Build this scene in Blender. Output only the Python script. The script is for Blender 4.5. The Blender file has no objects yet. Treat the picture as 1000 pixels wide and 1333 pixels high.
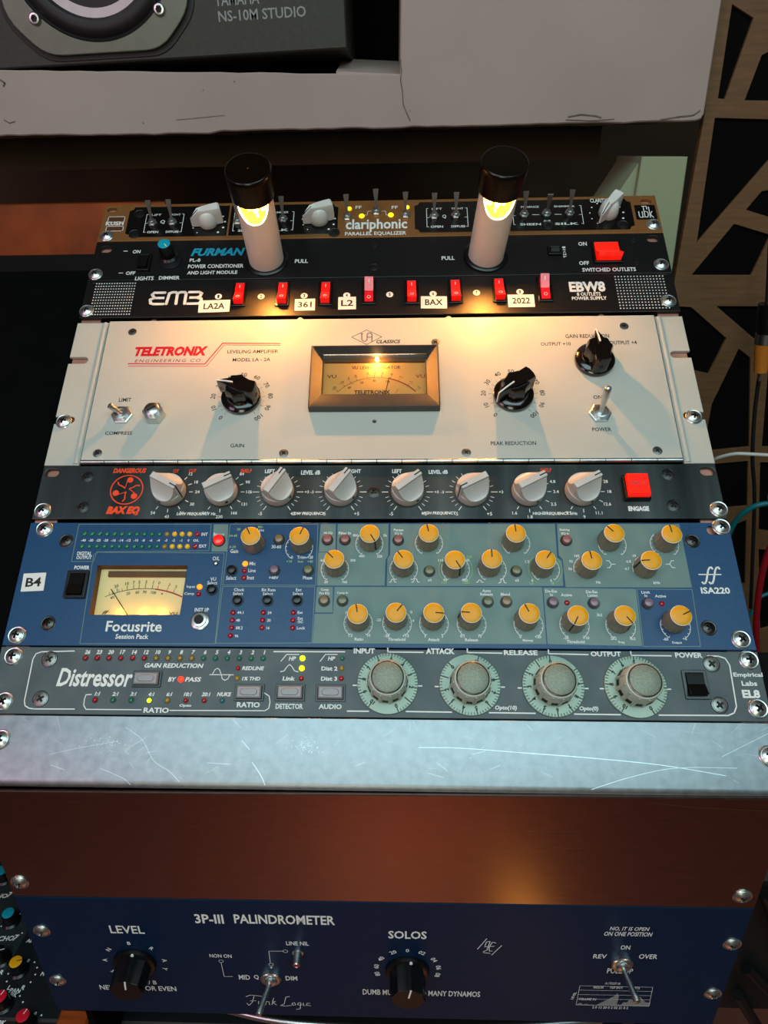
import bpy, math, random
from mathutils import Matrix, Vector

random.seed(7)
scene = bpy.context.scene
col = scene.collection
PI = math.pi
MM = 0.001

# ---------------------------------------------------------------- camera
cd = bpy.data.cameras.new('camera')
cd.sensor_fit = 'HORIZONTAL'
cd.sensor_width = 36.0
cd.lens = 33.50
cd.shift_x = 0.03035
cd.shift_y = 0.00227
cd.clip_start = 0.01
cam = bpy.data.objects.new('camera', cd)
cam.matrix_world = Matrix(((0.99921, 0.000648, 0.039742, 0.011295),
                           (0.035007, 0.45918, -0.887653, -0.297714),
                           (-0.018823, 0.888343, 0.458795, 1.288250),
                           (0, 0, 0, 1)))
col.objects.link(cam)
scene.camera = cam

# ---------------------------------------------------------------- light and exposure
world = bpy.data.worlds.new('world')
scene.world = world
world.use_nodes = True
wb = world.node_tree.nodes['Background']
wb.inputs[0].default_value = (0.45, 0.55, 0.62, 1)
wb.inputs[1].default_value = 0.05

def area_light(name, loc, target, sx, sy, power, color):
    l = bpy.data.lights.new(name, 'AREA')
    l.shape = 'RECTANGLE'; l.size = sx; l.size_y = sy
    l.energy = power; l.color = color
    o = bpy.data.objects.new(name, l)
    o.location = loc
    o.rotation_euler = (Vector(target) - Vector(loc)).to_track_quat('-Z', 'Y').to_euler()
    col.objects.link(o)
    return o

area_light('ceiling_panel_light', (0.1, -0.7, 2.36), (0.1, -0.5, 0.9), 1.7, 1.2, 30.0, (0.64, 0.94, 1.0))
area_light('pink_wall_light', (-1.3, -1.2, 1.9), (-0.3, 0.5, 1.5), 0.6, 0.6, 6.0, (1.0, 0.54, 0.72))
area_light('wall_return_fill', (-0.15, -1.5, 1.55), (0.3, 0.5, 1.2), 0.5, 0.5, 5.0, (1.0, 0.95, 0.75))  # added fill, brightens the wall return and plywood panel
area_light('floor_glow_fill', (0.02, -0.80, 0.28), (0.02, -0.82, 0.0), 0.3, 0.25, 2.6, (1.0, 0.50, 0.20))  # added fill, warms the floor that the dark blank panel reflects
area_light('amber_lamp', (0.205, -0.355, 0.29), (0.101, 0.0, 0.86), 0.05, 0.015, 0.035, (1.0, 0.5, 0.08))
LAMP_POWER = 1.6

vs = scene.view_settings
scene.display_settings.display_device = 'sRGB'
vs.view_transform = 'Standard'
vs.look = 'None'
vs.exposure = 0.0
vs.gamma = 1.0
vs.use_curve_mapping = False

# ---------------------------------------------------------------- materials
def lin(c):
    return tuple((v / 255 / 12.92) if v / 255 <= 0.04045 else ((v / 255 + 0.055) / 1.055) ** 2.4 for v in c) + (1,)

MATS = {}
def mat(name, c, rough=0.5, metal=0.0, coat=0.0, emit=0.0, ecol=None, noise=0.0, nscale=60.0, bump=0.0, stretch=(1, 1, 1),
        trans=0.0, alpha=1.0, c2=None, ior=1.45, spec=0.5, aniso=0.0, sss=0.0, rnoise=0.0):
    m = bpy.data.materials.new(name)
    m.use_nodes = True
    nt = m.node_tree
    b = nt.nodes['Principled BSDF']
    b.inputs['Base Color'].default_value = lin(c)
    b.inputs['Roughness'].default_value = rough
    b.inputs['Metallic'].default_value = metal
    b.inputs['Coat Weight'].default_value = coat
    b.inputs['Coat Roughness'].default_value = 0.15
    b.inputs['IOR'].default_value = ior
    b.inputs['Specular IOR Level'].default_value = spec
    b.inputs['Transmission Weight'].default_value = trans
    b.inputs['Anisotropic'].default_value = aniso
    b.inputs['Alpha'].default_value = alpha
    if sss:
        b.inputs['Subsurface Weight'].default_value = sss
        b.inputs['Subsurface Radius'].default_value = (0.004, 0.003, 0.002)
    if emit:
        b.inputs['Emission Color'].default_value = lin(ecol or c)
        b.inputs['Emission Strength'].default_value = emit
    if noise or bump or rnoise:
        tc = nt.nodes.new('ShaderNodeTexCoord')
        mp = nt.nodes.new('ShaderNodeMapping')
        mp.inputs['Scale'].default_value = stretch
        n = nt.nodes.new('ShaderNodeTexNoise')
        n.inputs['Scale'].default_value = nscale
        n.inputs['Detail'].default_value = 5
        nt.links.new(tc.outputs['Object'], mp.inputs[0])
        nt.links.new(mp.outputs[0], n.inputs['Vector'])
        if noise:
            mx = nt.nodes.new('ShaderNodeMix'); mx.data_type = 'RGBA'
            r = nt.nodes.new('ShaderNodeValToRGB')
            r.color_ramp.elements[0].position = 0.5 - 0.25
            r.color_ramp.elements[1].position = 0.5 + 0.25
            nt.links.new(n.outputs['Fac'], r.inputs[0])
            nt.links.new(r.outputs[0], mx.inputs[0])
            k = 1 - noise
            mx.inputs[6].default_value = lin(c2) if c2 else lin([v * k for v in c])
            mx.inputs[7].default_value = lin(c)
            nt.links.new(mx.outputs[2], b.inputs['Base Color'])
        if rnoise:
            mr = nt.nodes.new('ShaderNodeMapRange')
            mr.inputs[3].default_value = max(0.02, rough - rnoise); mr.inputs[4].default_value = rough + rnoise
            nt.links.new(n.outputs['Fac'], mr.inputs[0])
            nt.links.new(mr.outputs[0], b.inputs['Roughness'])
        if bump:
            bp = nt.nodes.new('ShaderNodeBump')
            bp.inputs['Strength'].default_value = bump
            bp.inputs['Distance'].default_value = 0.0006
            nt.links.new(n.outputs['Fac'], bp.inputs['Height'])
            nt.links.new(bp.outputs[0], b.inputs['Normal'])
    MATS[name] = m
    return m

mat('gold_brown', (150, 98, 52), 0.42, 0.35, noise=.06, nscale=200, bump=.05)
mat('black_gloss', (14, 13, 13), 0.22, noise=.2, nscale=80)
mat('black_satin', (17, 16, 17), 0.38, noise=.25, nscale=120, bump=.04)
mat('black_brushed', (60, 62, 66), 0.30, 1.0, noise=.25, nscale=30, stretch=(1, 30, 1), bump=.05)
mat('bax_panel', (100, 104, 103), 0.40, 1.0, noise=.75, nscale=30, stretch=(1, .04, 1), c2=(26, 29, 30))  # vertical reflection streaks painted into the colour noise
mat('black_matte', (5, 5, 5), 0.85, spec=.08, noise=.3, nscale=40, bump=.1)
mat('black_plastic', (12, 12, 13), 0.3, noise=.2, nscale=90)
mat('bakelite', (12, 9, 8), 0.14, noise=.15, nscale=50, coat=.4)
mat('grey_paint', (188, 190, 180), 0.34, noise=.05, nscale=18, coat=.15)
mat('steel', (206, 208, 206), 0.3, 1.0, noise=.12, nscale=150)
mat('chrome', (214, 220, 218), 0.32, 1.0, noise=.06, nscale=150)
mat('dark_steel', (140, 138, 132), 0.36, 1.0, noise=.2, nscale=150)
mat('black_screw', (84, 82, 80), 0.36, 1.0, noise=.2, nscale=150)
mat('recess_shade', (6, 6, 6), 0.6, noise=.2, nscale=90)  # near-black paints in the shade of screw crosses, slots and holes
mat('white_print', (232, 232, 226), 0.6, noise=.03, nscale=300)
mat('grey_print', (150, 150, 148), 0.6, noise=.03, nscale=300)
mat('black_print', (22, 20, 20), 0.6, noise=.1, nscale=300)
mat('red_print', (184, 10, 26), 0.5, noise=.04, nscale=300)
mat('maroon_print', (150, 60, 66), 0.5, noise=.04, nscale=300)
mat('orange_print', (238, 74, 24), 0.5, noise=.05, nscale=300)
mat('teal_print', (24, 158, 190), 0.45, noise=.04, nscale=300)
mat('green_print', (150, 196, 110), 0.5, noise=.04, nscale=300)
mat('brown_print', (84, 50, 28), 0.5, noise=.04, nscale=300)
mat('gold_print', (170, 112, 60), 0.45, .3, noise=.04, nscale=300)
mat('zone_print', (110, 134, 128), 0.42, noise=.07, nscale=60, bump=.03)
mat('white_knob', (226, 222, 214), 0.32, noise=.04, nscale=80, coat=.2)
mat('pale_knob', (204, 200, 194), 0.34, noise=.06, nscale=80, coat=.1)
mat('grey_knob', (148, 140, 120), 0.34, .25, noise=.1, nscale=90)
mat('yellow_cap', (236, 164, 12), 0.42, noise=.06, nscale=60)
mat('teal_cap', (20, 160, 182), 0.35, noise=.05, nscale=60)
mat('red_cap', (206, 22, 46), 0.35, noise=.05, nscale=60)
mat('sage_dial', (154, 180, 158), 0.35, noise=.06, nscale=80, coat=.3)
mat('sage_knob', (184, 192, 176), 0.32, noise=.05, nscale=80, coat=.2)
mat('sage_cap', (150, 158, 140), 0.55, .3, noise=.22, nscale=900)
mat('blue_paint', (19, 68, 110), 0.38, noise=.08, nscale=300, bump=.12)
mat('navy_paint', (7, 33, 60), 0.40, spec=.2, noise=.10, nscale=200, bump=.06)
mat('graphite_paint', (86, 96, 98), 0.5, noise=.22, nscale=45, bump=.08, c2=(64, 74, 78))
mat('frosted_shell', (226, 216, 204), 0.5, noise=.03, nscale=80, sss=.25)
mat('smoke_cap', (16, 8, 3), 0.3, noise=.15, nscale=60, spec=.12)
mat('lamp_bulb', (255, 190, 70), 0.3, emit=9, ecol=(255, 205, 90))
mat('lamp_reflector', (255, 200, 60), 0.25, .3, emit=.9, ecol=(255, 190, 20), noise=.5, nscale=420)
mat('meter_lamp', (255, 180, 60), 0.3, emit=40, ecol=(255, 176, 60))
mat('amber_face', (240, 168, 84), 0.6, noise=.05, nscale=40)
mat('cream_face', (238, 214, 150), 0.6, noise=.05, nscale=40)
mat('bezel_bronze', (86, 82, 78), 0.42, .5, noise=.1, nscale=120)
mat('window_frame', (104, 70, 36), 0.6, noise=.2, nscale=60)
mat('tape_white', (232, 230, 224), 0.55, noise=.05, nscale=80)
mat('red_rocker', (226, 22, 22), 0.22, emit=.55, ecol=(255, 24, 14), noise=.1, nscale=100, coat=.5)
mat('red_rocker_off', (196, 24, 40), 0.22, emit=.12, ecol=(255, 30, 30), noise=.1, nscale=100, coat=.5)
mat('red_button_lit', (240, 30, 16), 0.25, emit=.75, ecol=(255, 26, 8), noise=.1, nscale=100, coat=.5)
mat('led_green_off', (24, 122, 88), 0.2, noise=.1, nscale=200, coat=.5)
mat('led_yellow_off', (176, 138, 20), 0.2, noise=.1, nscale=200, coat=.5)
mat('led_yellow_mid', (210, 166, 20), 0.2, emit=.25, ecol=(240, 190, 20), noise=.1, nscale=200, coat=.5)
mat('led_red_off', (176, 14, 26), 0.2, noise=.1, nscale=200, coat=.5)
mat('led_teal_off', (10, 110, 120), 0.2, noise=.1, nscale=200, coat=.5)
mat('led_green_lit', (190, 255, 30), 0.3, emit=2.6, ecol=(190, 255, 20))
mat('led_yellow_lit', (255, 226, 20), 0.3, emit=2.4, ecol=(255, 220, 10))
mat('led_orange_lit', (255, 120, 20), 0.3, emit=3.0, ecol=(255, 110, 20))
mat('led_red_lit', (255, 30, 20), 0.3, emit=3.2, ecol=(255, 40, 16))
mat('button_tan', (140, 112, 78), 0.3, noise=.08, nscale=100, coat=.3)
mat('button_rose', (160, 96, 90), 0.3, noise=.08, nscale=100, coat=.3)
mat('button_mauve', (134, 104, 118), 0.3, noise=.08, nscale=100, coat=.3)
mat('button_olive', (112, 112, 78), 0.3, noise=.08, nscale=100, coat=.3)
mat('button_grey', (142, 132, 134), 0.32, noise=.08, nscale=100, coat=.3)
mat('brushed_alu', (154, 160, 164), 0.44, 1.0, noise=.16, nscale=160, rnoise=.06, bump=.04)
mat('dark_alu', (156, 130, 122), 0.24, 1.0, noise=.08, nscale=60, stretch=(1, 6, 1), rnoise=.04)
mat('scratch', (196, 204, 206), 0.42, 1.0, noise=.05, nscale=80)
mat('rail_copper', (208, 150, 130), 0.4, .4, noise=.2, nscale=60)
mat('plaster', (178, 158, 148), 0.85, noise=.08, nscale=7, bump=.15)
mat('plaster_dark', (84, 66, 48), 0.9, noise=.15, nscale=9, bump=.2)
mat('green_plaster', (158, 164, 130), 0.85, noise=.05, nscale=9)
mat('crack', (122, 108, 98), 0.9, noise=.3, nscale=90)
mat('plywood', (122, 86, 54), 0.6, noise=.22, nscale=30, stretch=(1, 1, 9), bump=.12)
mat('felt_and_shade', (11, 9, 8), 0.95, spec=.1, noise=.3, nscale=300, bump=.2)
mat('speaker_black', (56, 55, 44), 0.55, noise=.18, nscale=220, bump=.25)
mat('speaker_ring', (108, 114, 100), 0.42, .5, noise=.08, nscale=60)
mat('cone_white', (214, 190, 192), 0.8, noise=.05, nscale=90)
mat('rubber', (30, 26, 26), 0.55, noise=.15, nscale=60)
mat('oak', (168, 74, 22), 0.45, noise=.35, nscale=22, stretch=(1, 8, 1), bump=.1)
mat('floor_wood', (132, 72, 44), 0.45, noise=.3, nscale=1.6, c2=(96, 66, 66))
mat('room_paint', (176, 168, 162), 0.9, noise=.05, nscale=3)
mat('cable_white', (214, 210, 204), 0.5, noise=.04, nscale=60)
mat('cable_teal', (10, 110, 120), 0.45, noise=.05, nscale=60)
mat('cable_red', (150, 14, 26), 0.45, noise=.05, nscale=60)
mat('cable_black', (22, 20, 20), 0.5, noise=.1, nscale=60)
mat('plug_orange', (206, 120, 40), 0.4, noise=.1, nscale=60)
mat('console_black', (20, 24, 26), 0.5, noise=.15, nscale=90, bump=.1)
mat('console_grey', (38, 48, 50), 0.5, noise=.12, nscale=90, bump=.1)
gm = mat('clear_glass', (255, 255, 255), 0.03)
nt = gm.node_tree; nt.nodes.remove(nt.nodes['Principled BSDF'])
tb_, gb_, fb_, mb_ = (nt.nodes.new('ShaderNode' + n) for n in ('BsdfTransparent', 'BsdfGlossy', 'Fresnel', 'MixShader'))
gb_.inputs['Roughness'].default_value = .03
nt.links.new(fb_.outputs[0], mb_.inputs[0]); nt.links.new(tb_.outputs[0], mb_.inputs[1]); nt.links.new(gb_.outputs[0], mb_.inputs[2])
nt.links.new(mb_.outputs[0], [n for n in nt.nodes if n.type == 'OUTPUT_MATERIAL'][0].inputs[0])

# ---------------------------------------------------------------- mesh helpers (all lengths in millimetres)
def finish(me, m, smooth=35):
    if m is not None:
        me.materials.append(MATS[m] if isinstance(m, str) else m)
    if smooth:
        me.polygons.foreach_set('use_smooth', [True] * len(me.polygons))
        me.set_sharp_from_angle(angle=math.radians(smooth))
    me.update()
    return me

class MB:
    def __init__(s):
        s.v = []; s.f = []
    def add(s, vs, fs):
        n = len(s.v); s.v += [tuple(p) for p in vs]; s.f += [tuple(i + n for i in f) for f in fs]
        return s
    def box(s, x0, x1, y0, y1, z0, z1):
        return s.add([(x0, y0, z0), (x1, y0, z0), (x1, y1, z0), (x0, y1, z0), (x0, y0, z1), (x1, y0, z1), (x1, y1, z1), (x0, y1, z1)],
                     [(3, 2, 1, 0), (4, 5, 6, 7), (0, 1, 5, 4), (1, 2, 6, 5), (2, 3, 7, 6), (3, 0, 4, 7)])
    def bevel_box(s, x0, x1, y0, y1, z0, z1, b):
        pts = lambda i: [(x0 + i, y0 + i), (x1 - i, y0 + i), (x1 - i, y1 - i), (x0 + i, y1 - i)]
        return s.stack([[(x, y, z0) for x, y in pts(0)], [(x, y, z1 - b) for x, y in pts(0)], [(x, y, z1) for x, y in pts(b)]])
    def stack(s, rings, cap0=True, cap1=True, closed=True):
        n = len(rings[0]); vs = [p for r in rings for p in r]; fs = []
        for k in range(len(rings) - 1):
            for i in range(n if closed else n - 1):
                j = (i + 1) % n
                fs.append((k * n + i, k * n + j, (k + 1) * n + j, (k + 1) * n + i))
        if cap0: fs.append(tuple(range(n - 1, -1, -1)))
        if cap1: fs.append(tuple(range((len(rings) - 1) * n, len(rings) * n)))
        return s.add(vs, fs)
    def lathe(s, prof, n=32, cx=0, cy=0, rf=None):
        rings = []
        for r, z in prof:
            rings.append([(cx + r * (rf(t) if rf else 1) * math.cos(t), cy + r * (rf(t) if rf else 1) * math.sin(t), z)
                          for t in [2 * PI * i / n for i in range(n)]])
        return s.stack(rings)
    def prism(s, poly, z0, z1, b=0.0):
        if area2(poly) < 0: poly = poly[::-1]
        rings = [[(x, y, z0) for x, y in poly], [(x, y, z1 - b) for x, y in poly]]
        if b: rings.append([(x, y, z1) for x, y in inset(poly, b)])
        return s.stack(rings)
    def field(s, R, zf, nr=10, na=40, z0=0):
        rings = []
        vs = [(0, 0, zf(0, 0))]; fs = []
        for k in range(1, nr + 1):
            for i in range(na):
                t = 2 * PI * i / na; r = (R(t) if callable(R) else R) * k / nr
                x, y = r * math.cos(t), r * math.sin(t)
                vs.append((x, y, zf(x, y)))
        for i in range(na):
            fs.append((0, 1 + i, 1 + (i + 1) % na))
        for k in range(nr - 1):
            for i in range(na):
                j = (i + 1) % na; a = 1 + k * na; b = a + na
                fs.append((a + i, b + i, b + j, a + j))
        a = 1 + (nr - 1) * na; base = len(vs)
        for i in range(na):
            x, y, z = vs[a + i]; vs.append((x, y, z0))
        for i in range(na):
            j = (i + 1) % na; fs.append((a + i, base + i, base + j, a + j))
        return s.add(vs, fs)
    def tube(s, pts, r, n=10, taper=None):
        P = [Vector(p) for p in pts]; rings = []
        T0 = (P[1] - P[0]).normalized()
        u = T0.orthogonal().normalized()
        for i, p in enumerate(P):
            t = (P[min(i + 1, len(P) - 1)] - P[max(i - 1, 0)]).normalized()
            u = (u - t * u.dot(t)).normalized(); w = t.cross(u)
            rr = taper[i] if taper else r
            rings.append([tuple(p + (u * math.cos(2 * PI * k / n) + w * math.sin(2 * PI * k / n)) * rr) for k in range(n)])
        return s.stack(rings)
    def xf(s, M):
        s.v = [tuple(M @ Vector(p)) for p in s.v]; return s
    def mesh(s, name, m, smooth=35):
        me = bpy.data.meshes.new(name)
        me.from_pydata([(x * MM, y * MM, z * MM) for x, y, z in s.v], [], s.f)
        return finish(me, m, smooth)

def area2(p):
    return sum(p[i][0] * p[(i + 1) % len(p)][1] - p[(i + 1) % len(p)][0] * p[i][1] for i in range(len(p)))
def inset(poly, b):
    out = []; n = len(poly)
    for i in range(n):
        p0, p1, p2 = Vector(poly[i - 1]), Vector(poly[i]), Vector(poly[(i + 1) % n])
        a = (p1 - p0); c = (p2 - p1)
        if a.length < 1e-6 or c.length < 1e-6: out.append(tuple(p1)); continue
        a.normalize(); c.normalize()
        na = Vector((-a.y, a.x)); nc = Vector((-c.y, c.x)); m_ = na + nc
        if m_.length < 1e-6: out.append(tuple(p1)); continue
        m_.normalize(); k = min(3.0, 1 / max(0.2, m_.dot(na)))
        q = p1 + m_ * b * k; out.append((q.x, q.y))
    return out

def put(me, name, parent=None, loc=(0, 0, 0), rz=0.0, rx=0.0, ry=0.0, label=None):
    o = bpy.data.objects.new(name, me)
    o.location = (loc[0] * MM, loc[1] * MM, (loc[2] if len(loc) > 2 else 0) * MM)
    o.rotation_euler = (rx, ry, rz)
    col.objects.link(o)
    if parent is not None: o.parent = parent
    if label: o['label'] = label
    return o

def thing(name, label, cat, loc=(0, 0, 0), rot=(0, 0, 0), group=None):
    o = bpy.data.objects.new(name, None)
    o.empty_display_size = 0.02
    o.location = [v * MM for v in loc]; o.rotation_euler = rot
    o['label'] = label; o['category'] = cat
    if group: o['group'] = group
    col.objects.link(o)
    return o
def tag(o, label, cat, group=None):
    o['label'] = label; o['category'] = cat
    if group: o['group'] = group
    return o
def struct(o):
    o['kind'] = 'structure'; return o

SHAPES = {}
def shape(key, fn):
    if key not in SHAPES: SHAPES[key] = fn()
    return SHAPES[key]

def oval(cx, cy, w, h, n=8):
    r = h / 2; d = w / 2 - r; out = []
    for sgn, a0 in ((1, -PI / 2), (-1, PI / 2)):
        for i in range(n + 1):
            t = a0 + PI * i / n
            out.append((cx + sgn * d + r * math.cos(t), cy + r * math.sin(t)))
    return out
def circle(cx, cy, r, n=24):
    return [(cx + r * math.cos(2 * PI * i / n), cy + r * math.sin(2 * PI * i / n)) for i in range(n)]
def rrect(x0, y0, x1, y1, r, n=5):
    out = []
    for cx, cy, a in ((x1 - r, y0 + r, -PI / 2), (x1 - r, y1 - r, 0), (x0 + r, y1 - r, PI / 2), (x0 + r, y0 + r, PI)):
        for i in range(n + 1):
            t = a + PI / 2 * i / n; out.append((cx + r * math.cos(t), cy + r * math.sin(t)))
    return out
def rect(x0, y0, x1, y1):
    return [(x0, y0), (x1, y0), (x1, y1), (x0, y1)]

def plate(name, m, outline, holes=(), z1=0.0, th=3.0, bevel=0.3):
    # a flat sheet with real holes cut through it, its front face at z1
    cu = bpy.data.curves.new(name, 'CURVE'); cu.dimensions = '2D'; cu.fill_mode = 'BOTH'
    cu.extrude = max(0.0001, (th / 2 - bevel)) * MM; cu.bevel_depth = bevel * MM; cu.bevel_resolution = 1; cu.offset = -bevel * MM
    for pts in [outline] + list(holes):
        sp = cu.splines.new('POLY'); sp.points.add(len(pts) - 1); sp.use_cyclic_u = True
        for i, (x, y) in enumerate(pts): sp.points[i].co = (x * MM, y * MM, 0, 1)
    tmp = bpy.data.objects.new('tmp', cu)
    me = bpy.data.meshes.new_from_object(tmp)
    bpy.data.objects.remove(tmp); bpy.data.curves.remove(cu)
    me.transform(Matrix.Translation((0, 0, (z1 - th / 2) * MM)))
    me.name = name; me.materials.clear()
    return finish(me, m, 30)

GLY = {}
def glyphs(s, shear, bold, sp):
    k = (s, shear, bold, sp)
    if k not in GLY:
        cu = bpy.data.curves.new('t', 'FONT'); cu.body = s; cu.size = 1; cu.resolution_u = 2
        cu.shear = shear; cu.offset = bold; cu.space_character = sp; cu.align_x = 'LEFT'
        tmp = bpy.data.objects.new('tmp', cu)
        me = bpy.data.meshes.new_from_object(tmp)
        vs = [(v.co.x, v.co.y) for v in me.vertices]; fs = [tuple(p.vertices) for p in me.polygons]
        bpy.data.objects.remove(tmp); bpy.data.curves.remove(cu); bpy.data.meshes.remove(me)
        GLY[k] = (vs, fs)
    return GLY[k]

def h_of(box): return box[3]
class Ink:
    """flat print on a panel: lettering, lines, ticks and filled areas joined into one part"""
    def __init__(s, m, z=0.06): s.v = []; s.f = []; s.m = m; s.z = z; s.ab = 0.0
    def raw(s, vs, fs):
        n = len(s.v); s.v += vs; s.f += [tuple(i + n for i in f) for f in fs]; return s
    def text(s, t, box, rot=0.0, shear=0.0, bold=0.0, sp=1.0, keep=False):
        bold = min(bold + .012, .034 if h_of(box) < 3.6 else .08)
        # box = centre x, centre y, width, height; the whole string is fitted to it
        vs, fs = glyphs(t, shear, bold, sp)
        if not vs: return s
        x0 = min(v[0] for v in vs); x1 = max(v[0] for v in vs); y0 = min(v[1] for v in vs); y1 = max(v[1] for v in vs)
        cx, cy, w, h = box
        ky = h / (y1 - y0); kx = ky if w is None else w / max(1e-6, (x1 - x0))
        c, n_ = math.cos(math.radians(rot)), math.sin(math.radians(rot))
        out = []
        for x, y in vs:
            a = (x - (x0 + x1) / 2) * kx; b = (y - (y0 + y1) / 2) * ky
            out.append((cx + a * c - b * n_, cy + a * n_ + b * c))
        return s.raw(out, fs)
    def area(s, poly):
        if area2(poly) < 0: poly = poly[::-1]
        return s.raw(list(poly), [tuple(range(len(poly)))])
    def line(s, pts, w, closed=False):
        P = [Vector(p) for p in pts]
        if closed: P.append(P[0])
        for a, b in zip(P, P[1:]):
            d = b - a
            if d.length < 1e-6: continue
            d.normalize(); q = Vector((-d.y, d.x)) * w / 2; e = d * w * 0.25
            s.raw([tuple(a - q - e), tuple(b - q + e), tuple(b + q + e), tuple(a + q - e)], [(0, 1, 2, 3)])
        return s
    def arc(s, c, r, a0, a1, w, n=20):
        return s.line([(c[0] + r * math.cos(math.radians(a0 + (a1 - a0) * i / n)), c[1] + r * math.sin(math.radians(a0 + (a1 - a0) * i / n))) for i in range(n + 1)], w)
    def ticks(s, c, r0, r1, angs, w):
        for a in angs:
            t = math.radians(a); s.line([(c[0] + r0 * math.cos(t), c[1] + r0 * math.sin(t)), (c[0] + r1 * math.cos(t), c[1] + r1 * math.sin(t))], w)
        return s
    def dot(s, c, r, n=12): return s.area(circle(c[0], c[1], r, n))
    def around(s, c, r, items, h, turn=True, w=None):
        # words set round a dial: items = (text, angle)
        for t, a in items:
            q = math.radians(a)
            rot = 0
            if turn: rot = a - 90
            s.text(t, (c[0] + r * math.cos(q), c[1] + r * math.sin(q), w, h), rot, bold=s.ab)
        return s
    def norm(s, box, lines, w, dots=()):
        # strokes given in 0..1 of a box
        cx, cy, bw, bh = box
        f = lambda p: (cx + (p[0] - .5) * bw, cy + (p[1] - .5) * bh)
        for l in lines: s.line([f(p) for p in l], w)
        for p in dots: s.dot(f(p), w / 2, 8)
        return s
    def build(s, name, parent, label=None, loc=(0, 0, 0), rz=0.0):
        me = bpy.data.meshes.new(name)
        me.from_pydata([(x * MM, y * MM, s.z * MM) for x, y in s.v], [], s.f)
        o = put(finish(me, s.m, 0), name, parent, loc, rz=rz, label=label); o['kind'] = 'stuff'; return o

def smooth_path(pts, k=8):
    P = [Vector(p) for p in pts]; out = []
    for i in range(len(P) - 1):
        p0, p1, p2, p3 = P[max(i - 1, 0)], P[i], P[i + 1], P[min(i + 2, len(P) - 1)]
        for j in range(k):
            t = j / k
            out.append(0.5 * ((2 * p1) + (p2 - p0) * t + (2 * p0 - 5 * p1 + 4 * p2 - p3) * t * t + (3 * p1 - p0 - 3 * p2 + p3) * t ** 3))
    out.append(P[-1]); return out

# ---------------------------------------------------------------- shared components
def cross(x, y, a, w=0.55, l=2.2):
    c, s_ = math.cos(a), math.sin(a); u = x * c + y * s_; v = -x * s_ + y * c
    return (abs(u) < w and abs(v) < l) or (abs(v) < w and abs(u) < l)
def darken(me, a, w, l, z0=0.0):
    me.materials.append(MATS['recess_shade'])
    for p in me.polygons:
        c = p.center * 1000
        if c.z > z0 and cross(c.x, c.y, a, w + .12, l + .1): p.material_index = 1
    return me
def me_pan(): # pan head with cross recess on a cupped washer
    b = MB()
    b.lathe([(6.1, -0.4), (6.1, 0.5), (5.6, 0.9), (4.9, 0.7)], 32)
    b.field(4.7, lambda x, y: (3.0 - 0.075 * (x * x + y * y)) - (1.6 if cross(x, y, .6) else 0), 11, 44)
    return darken(b.mesh('rack_screw', 'chrome', 40), .6, .55, 2.2, .8)
def me_flat(): # countersunk head
    b = MB()
    b.lathe([(4.7, 0.0), (4.7, 0.25), (4.3, 0.35), (4.0, 0.1)], 28)
    b.field(4.0, lambda x, y: (0.65 - 0.02 * (x * x + y * y)) - (0.9 if cross(x, y, .5, .5, 2.0) else 0), 10, 40)
    return darken(b.mesh('panel_screw', 'black_screw', 40), .5, .5, 2.0, -1)
def rack_screw(par, p, rz=0.0, z=0.0): return put(shape('pan', me_pan), 'rack_screw', par, (p[0], p[1], z), rz)
def panel_screw(par, p, rz=0.0, z=0.0, sc=1.0, m='black_screw'):
    k = 'flat' + m
    def f():
        me = shape('flat', me_flat).copy(); me.materials[0] = MATS[m]; return me
    o = put(shape(k, f), 'panel_screw', par, (p[0], p[1], z), rz); o.scale = (sc, sc, sc); return o

def led(par, p, m, r=1.5, z=0.0, name='led'):
    def f():
        b = MB(); b.lathe([(r, -.2), (r, .5), (r * .85, 1.0), (r * .5, 1.4), (r * .15, 1.5)], 14); return b.mesh('led', m, 60)
    o = put(shape(('led', m, r), f), name, par, (p[0], p[1], z)); return o
def collar(par, p, r0, r1, h, m='black_plastic', z=0.0, name='collar'):
    def f():
        b = MB(); n = 24
        rings = [[(r * math.cos(2 * PI * i / n), r * math.sin(2 * PI * i / n), zz) for i in range(n)] for r, zz in ((r1, 0), (r1, h), (r0, h), (r0, 0))]
        b.stack(rings, False, False); return b.mesh('collar', m, 40)
    return put(shape(('col', r0, r1, h, m), f), name, par, (p[0], p[1], z))
def push_button(par, p, m, r=3.4, h=3.2, label=None):
    def f():
        b = MB(); b.lathe([(r, -.2), (r, h * .7), (r * .88, h), (r * .5, h * 1.08)], 20); return b.mesh('push_button', m, 40)
    o = put(shape(('btn', m, r, h), f), 'push_button', par, p, label=label)
    collar(o, (0, 0), r, r + .9, .8, 'black_plastic')
    return o
def hexf(t): 
    a = (t % (PI / 3)) - PI / 6
    return math.cos(PI / 6) / math.cos(a)
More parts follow.
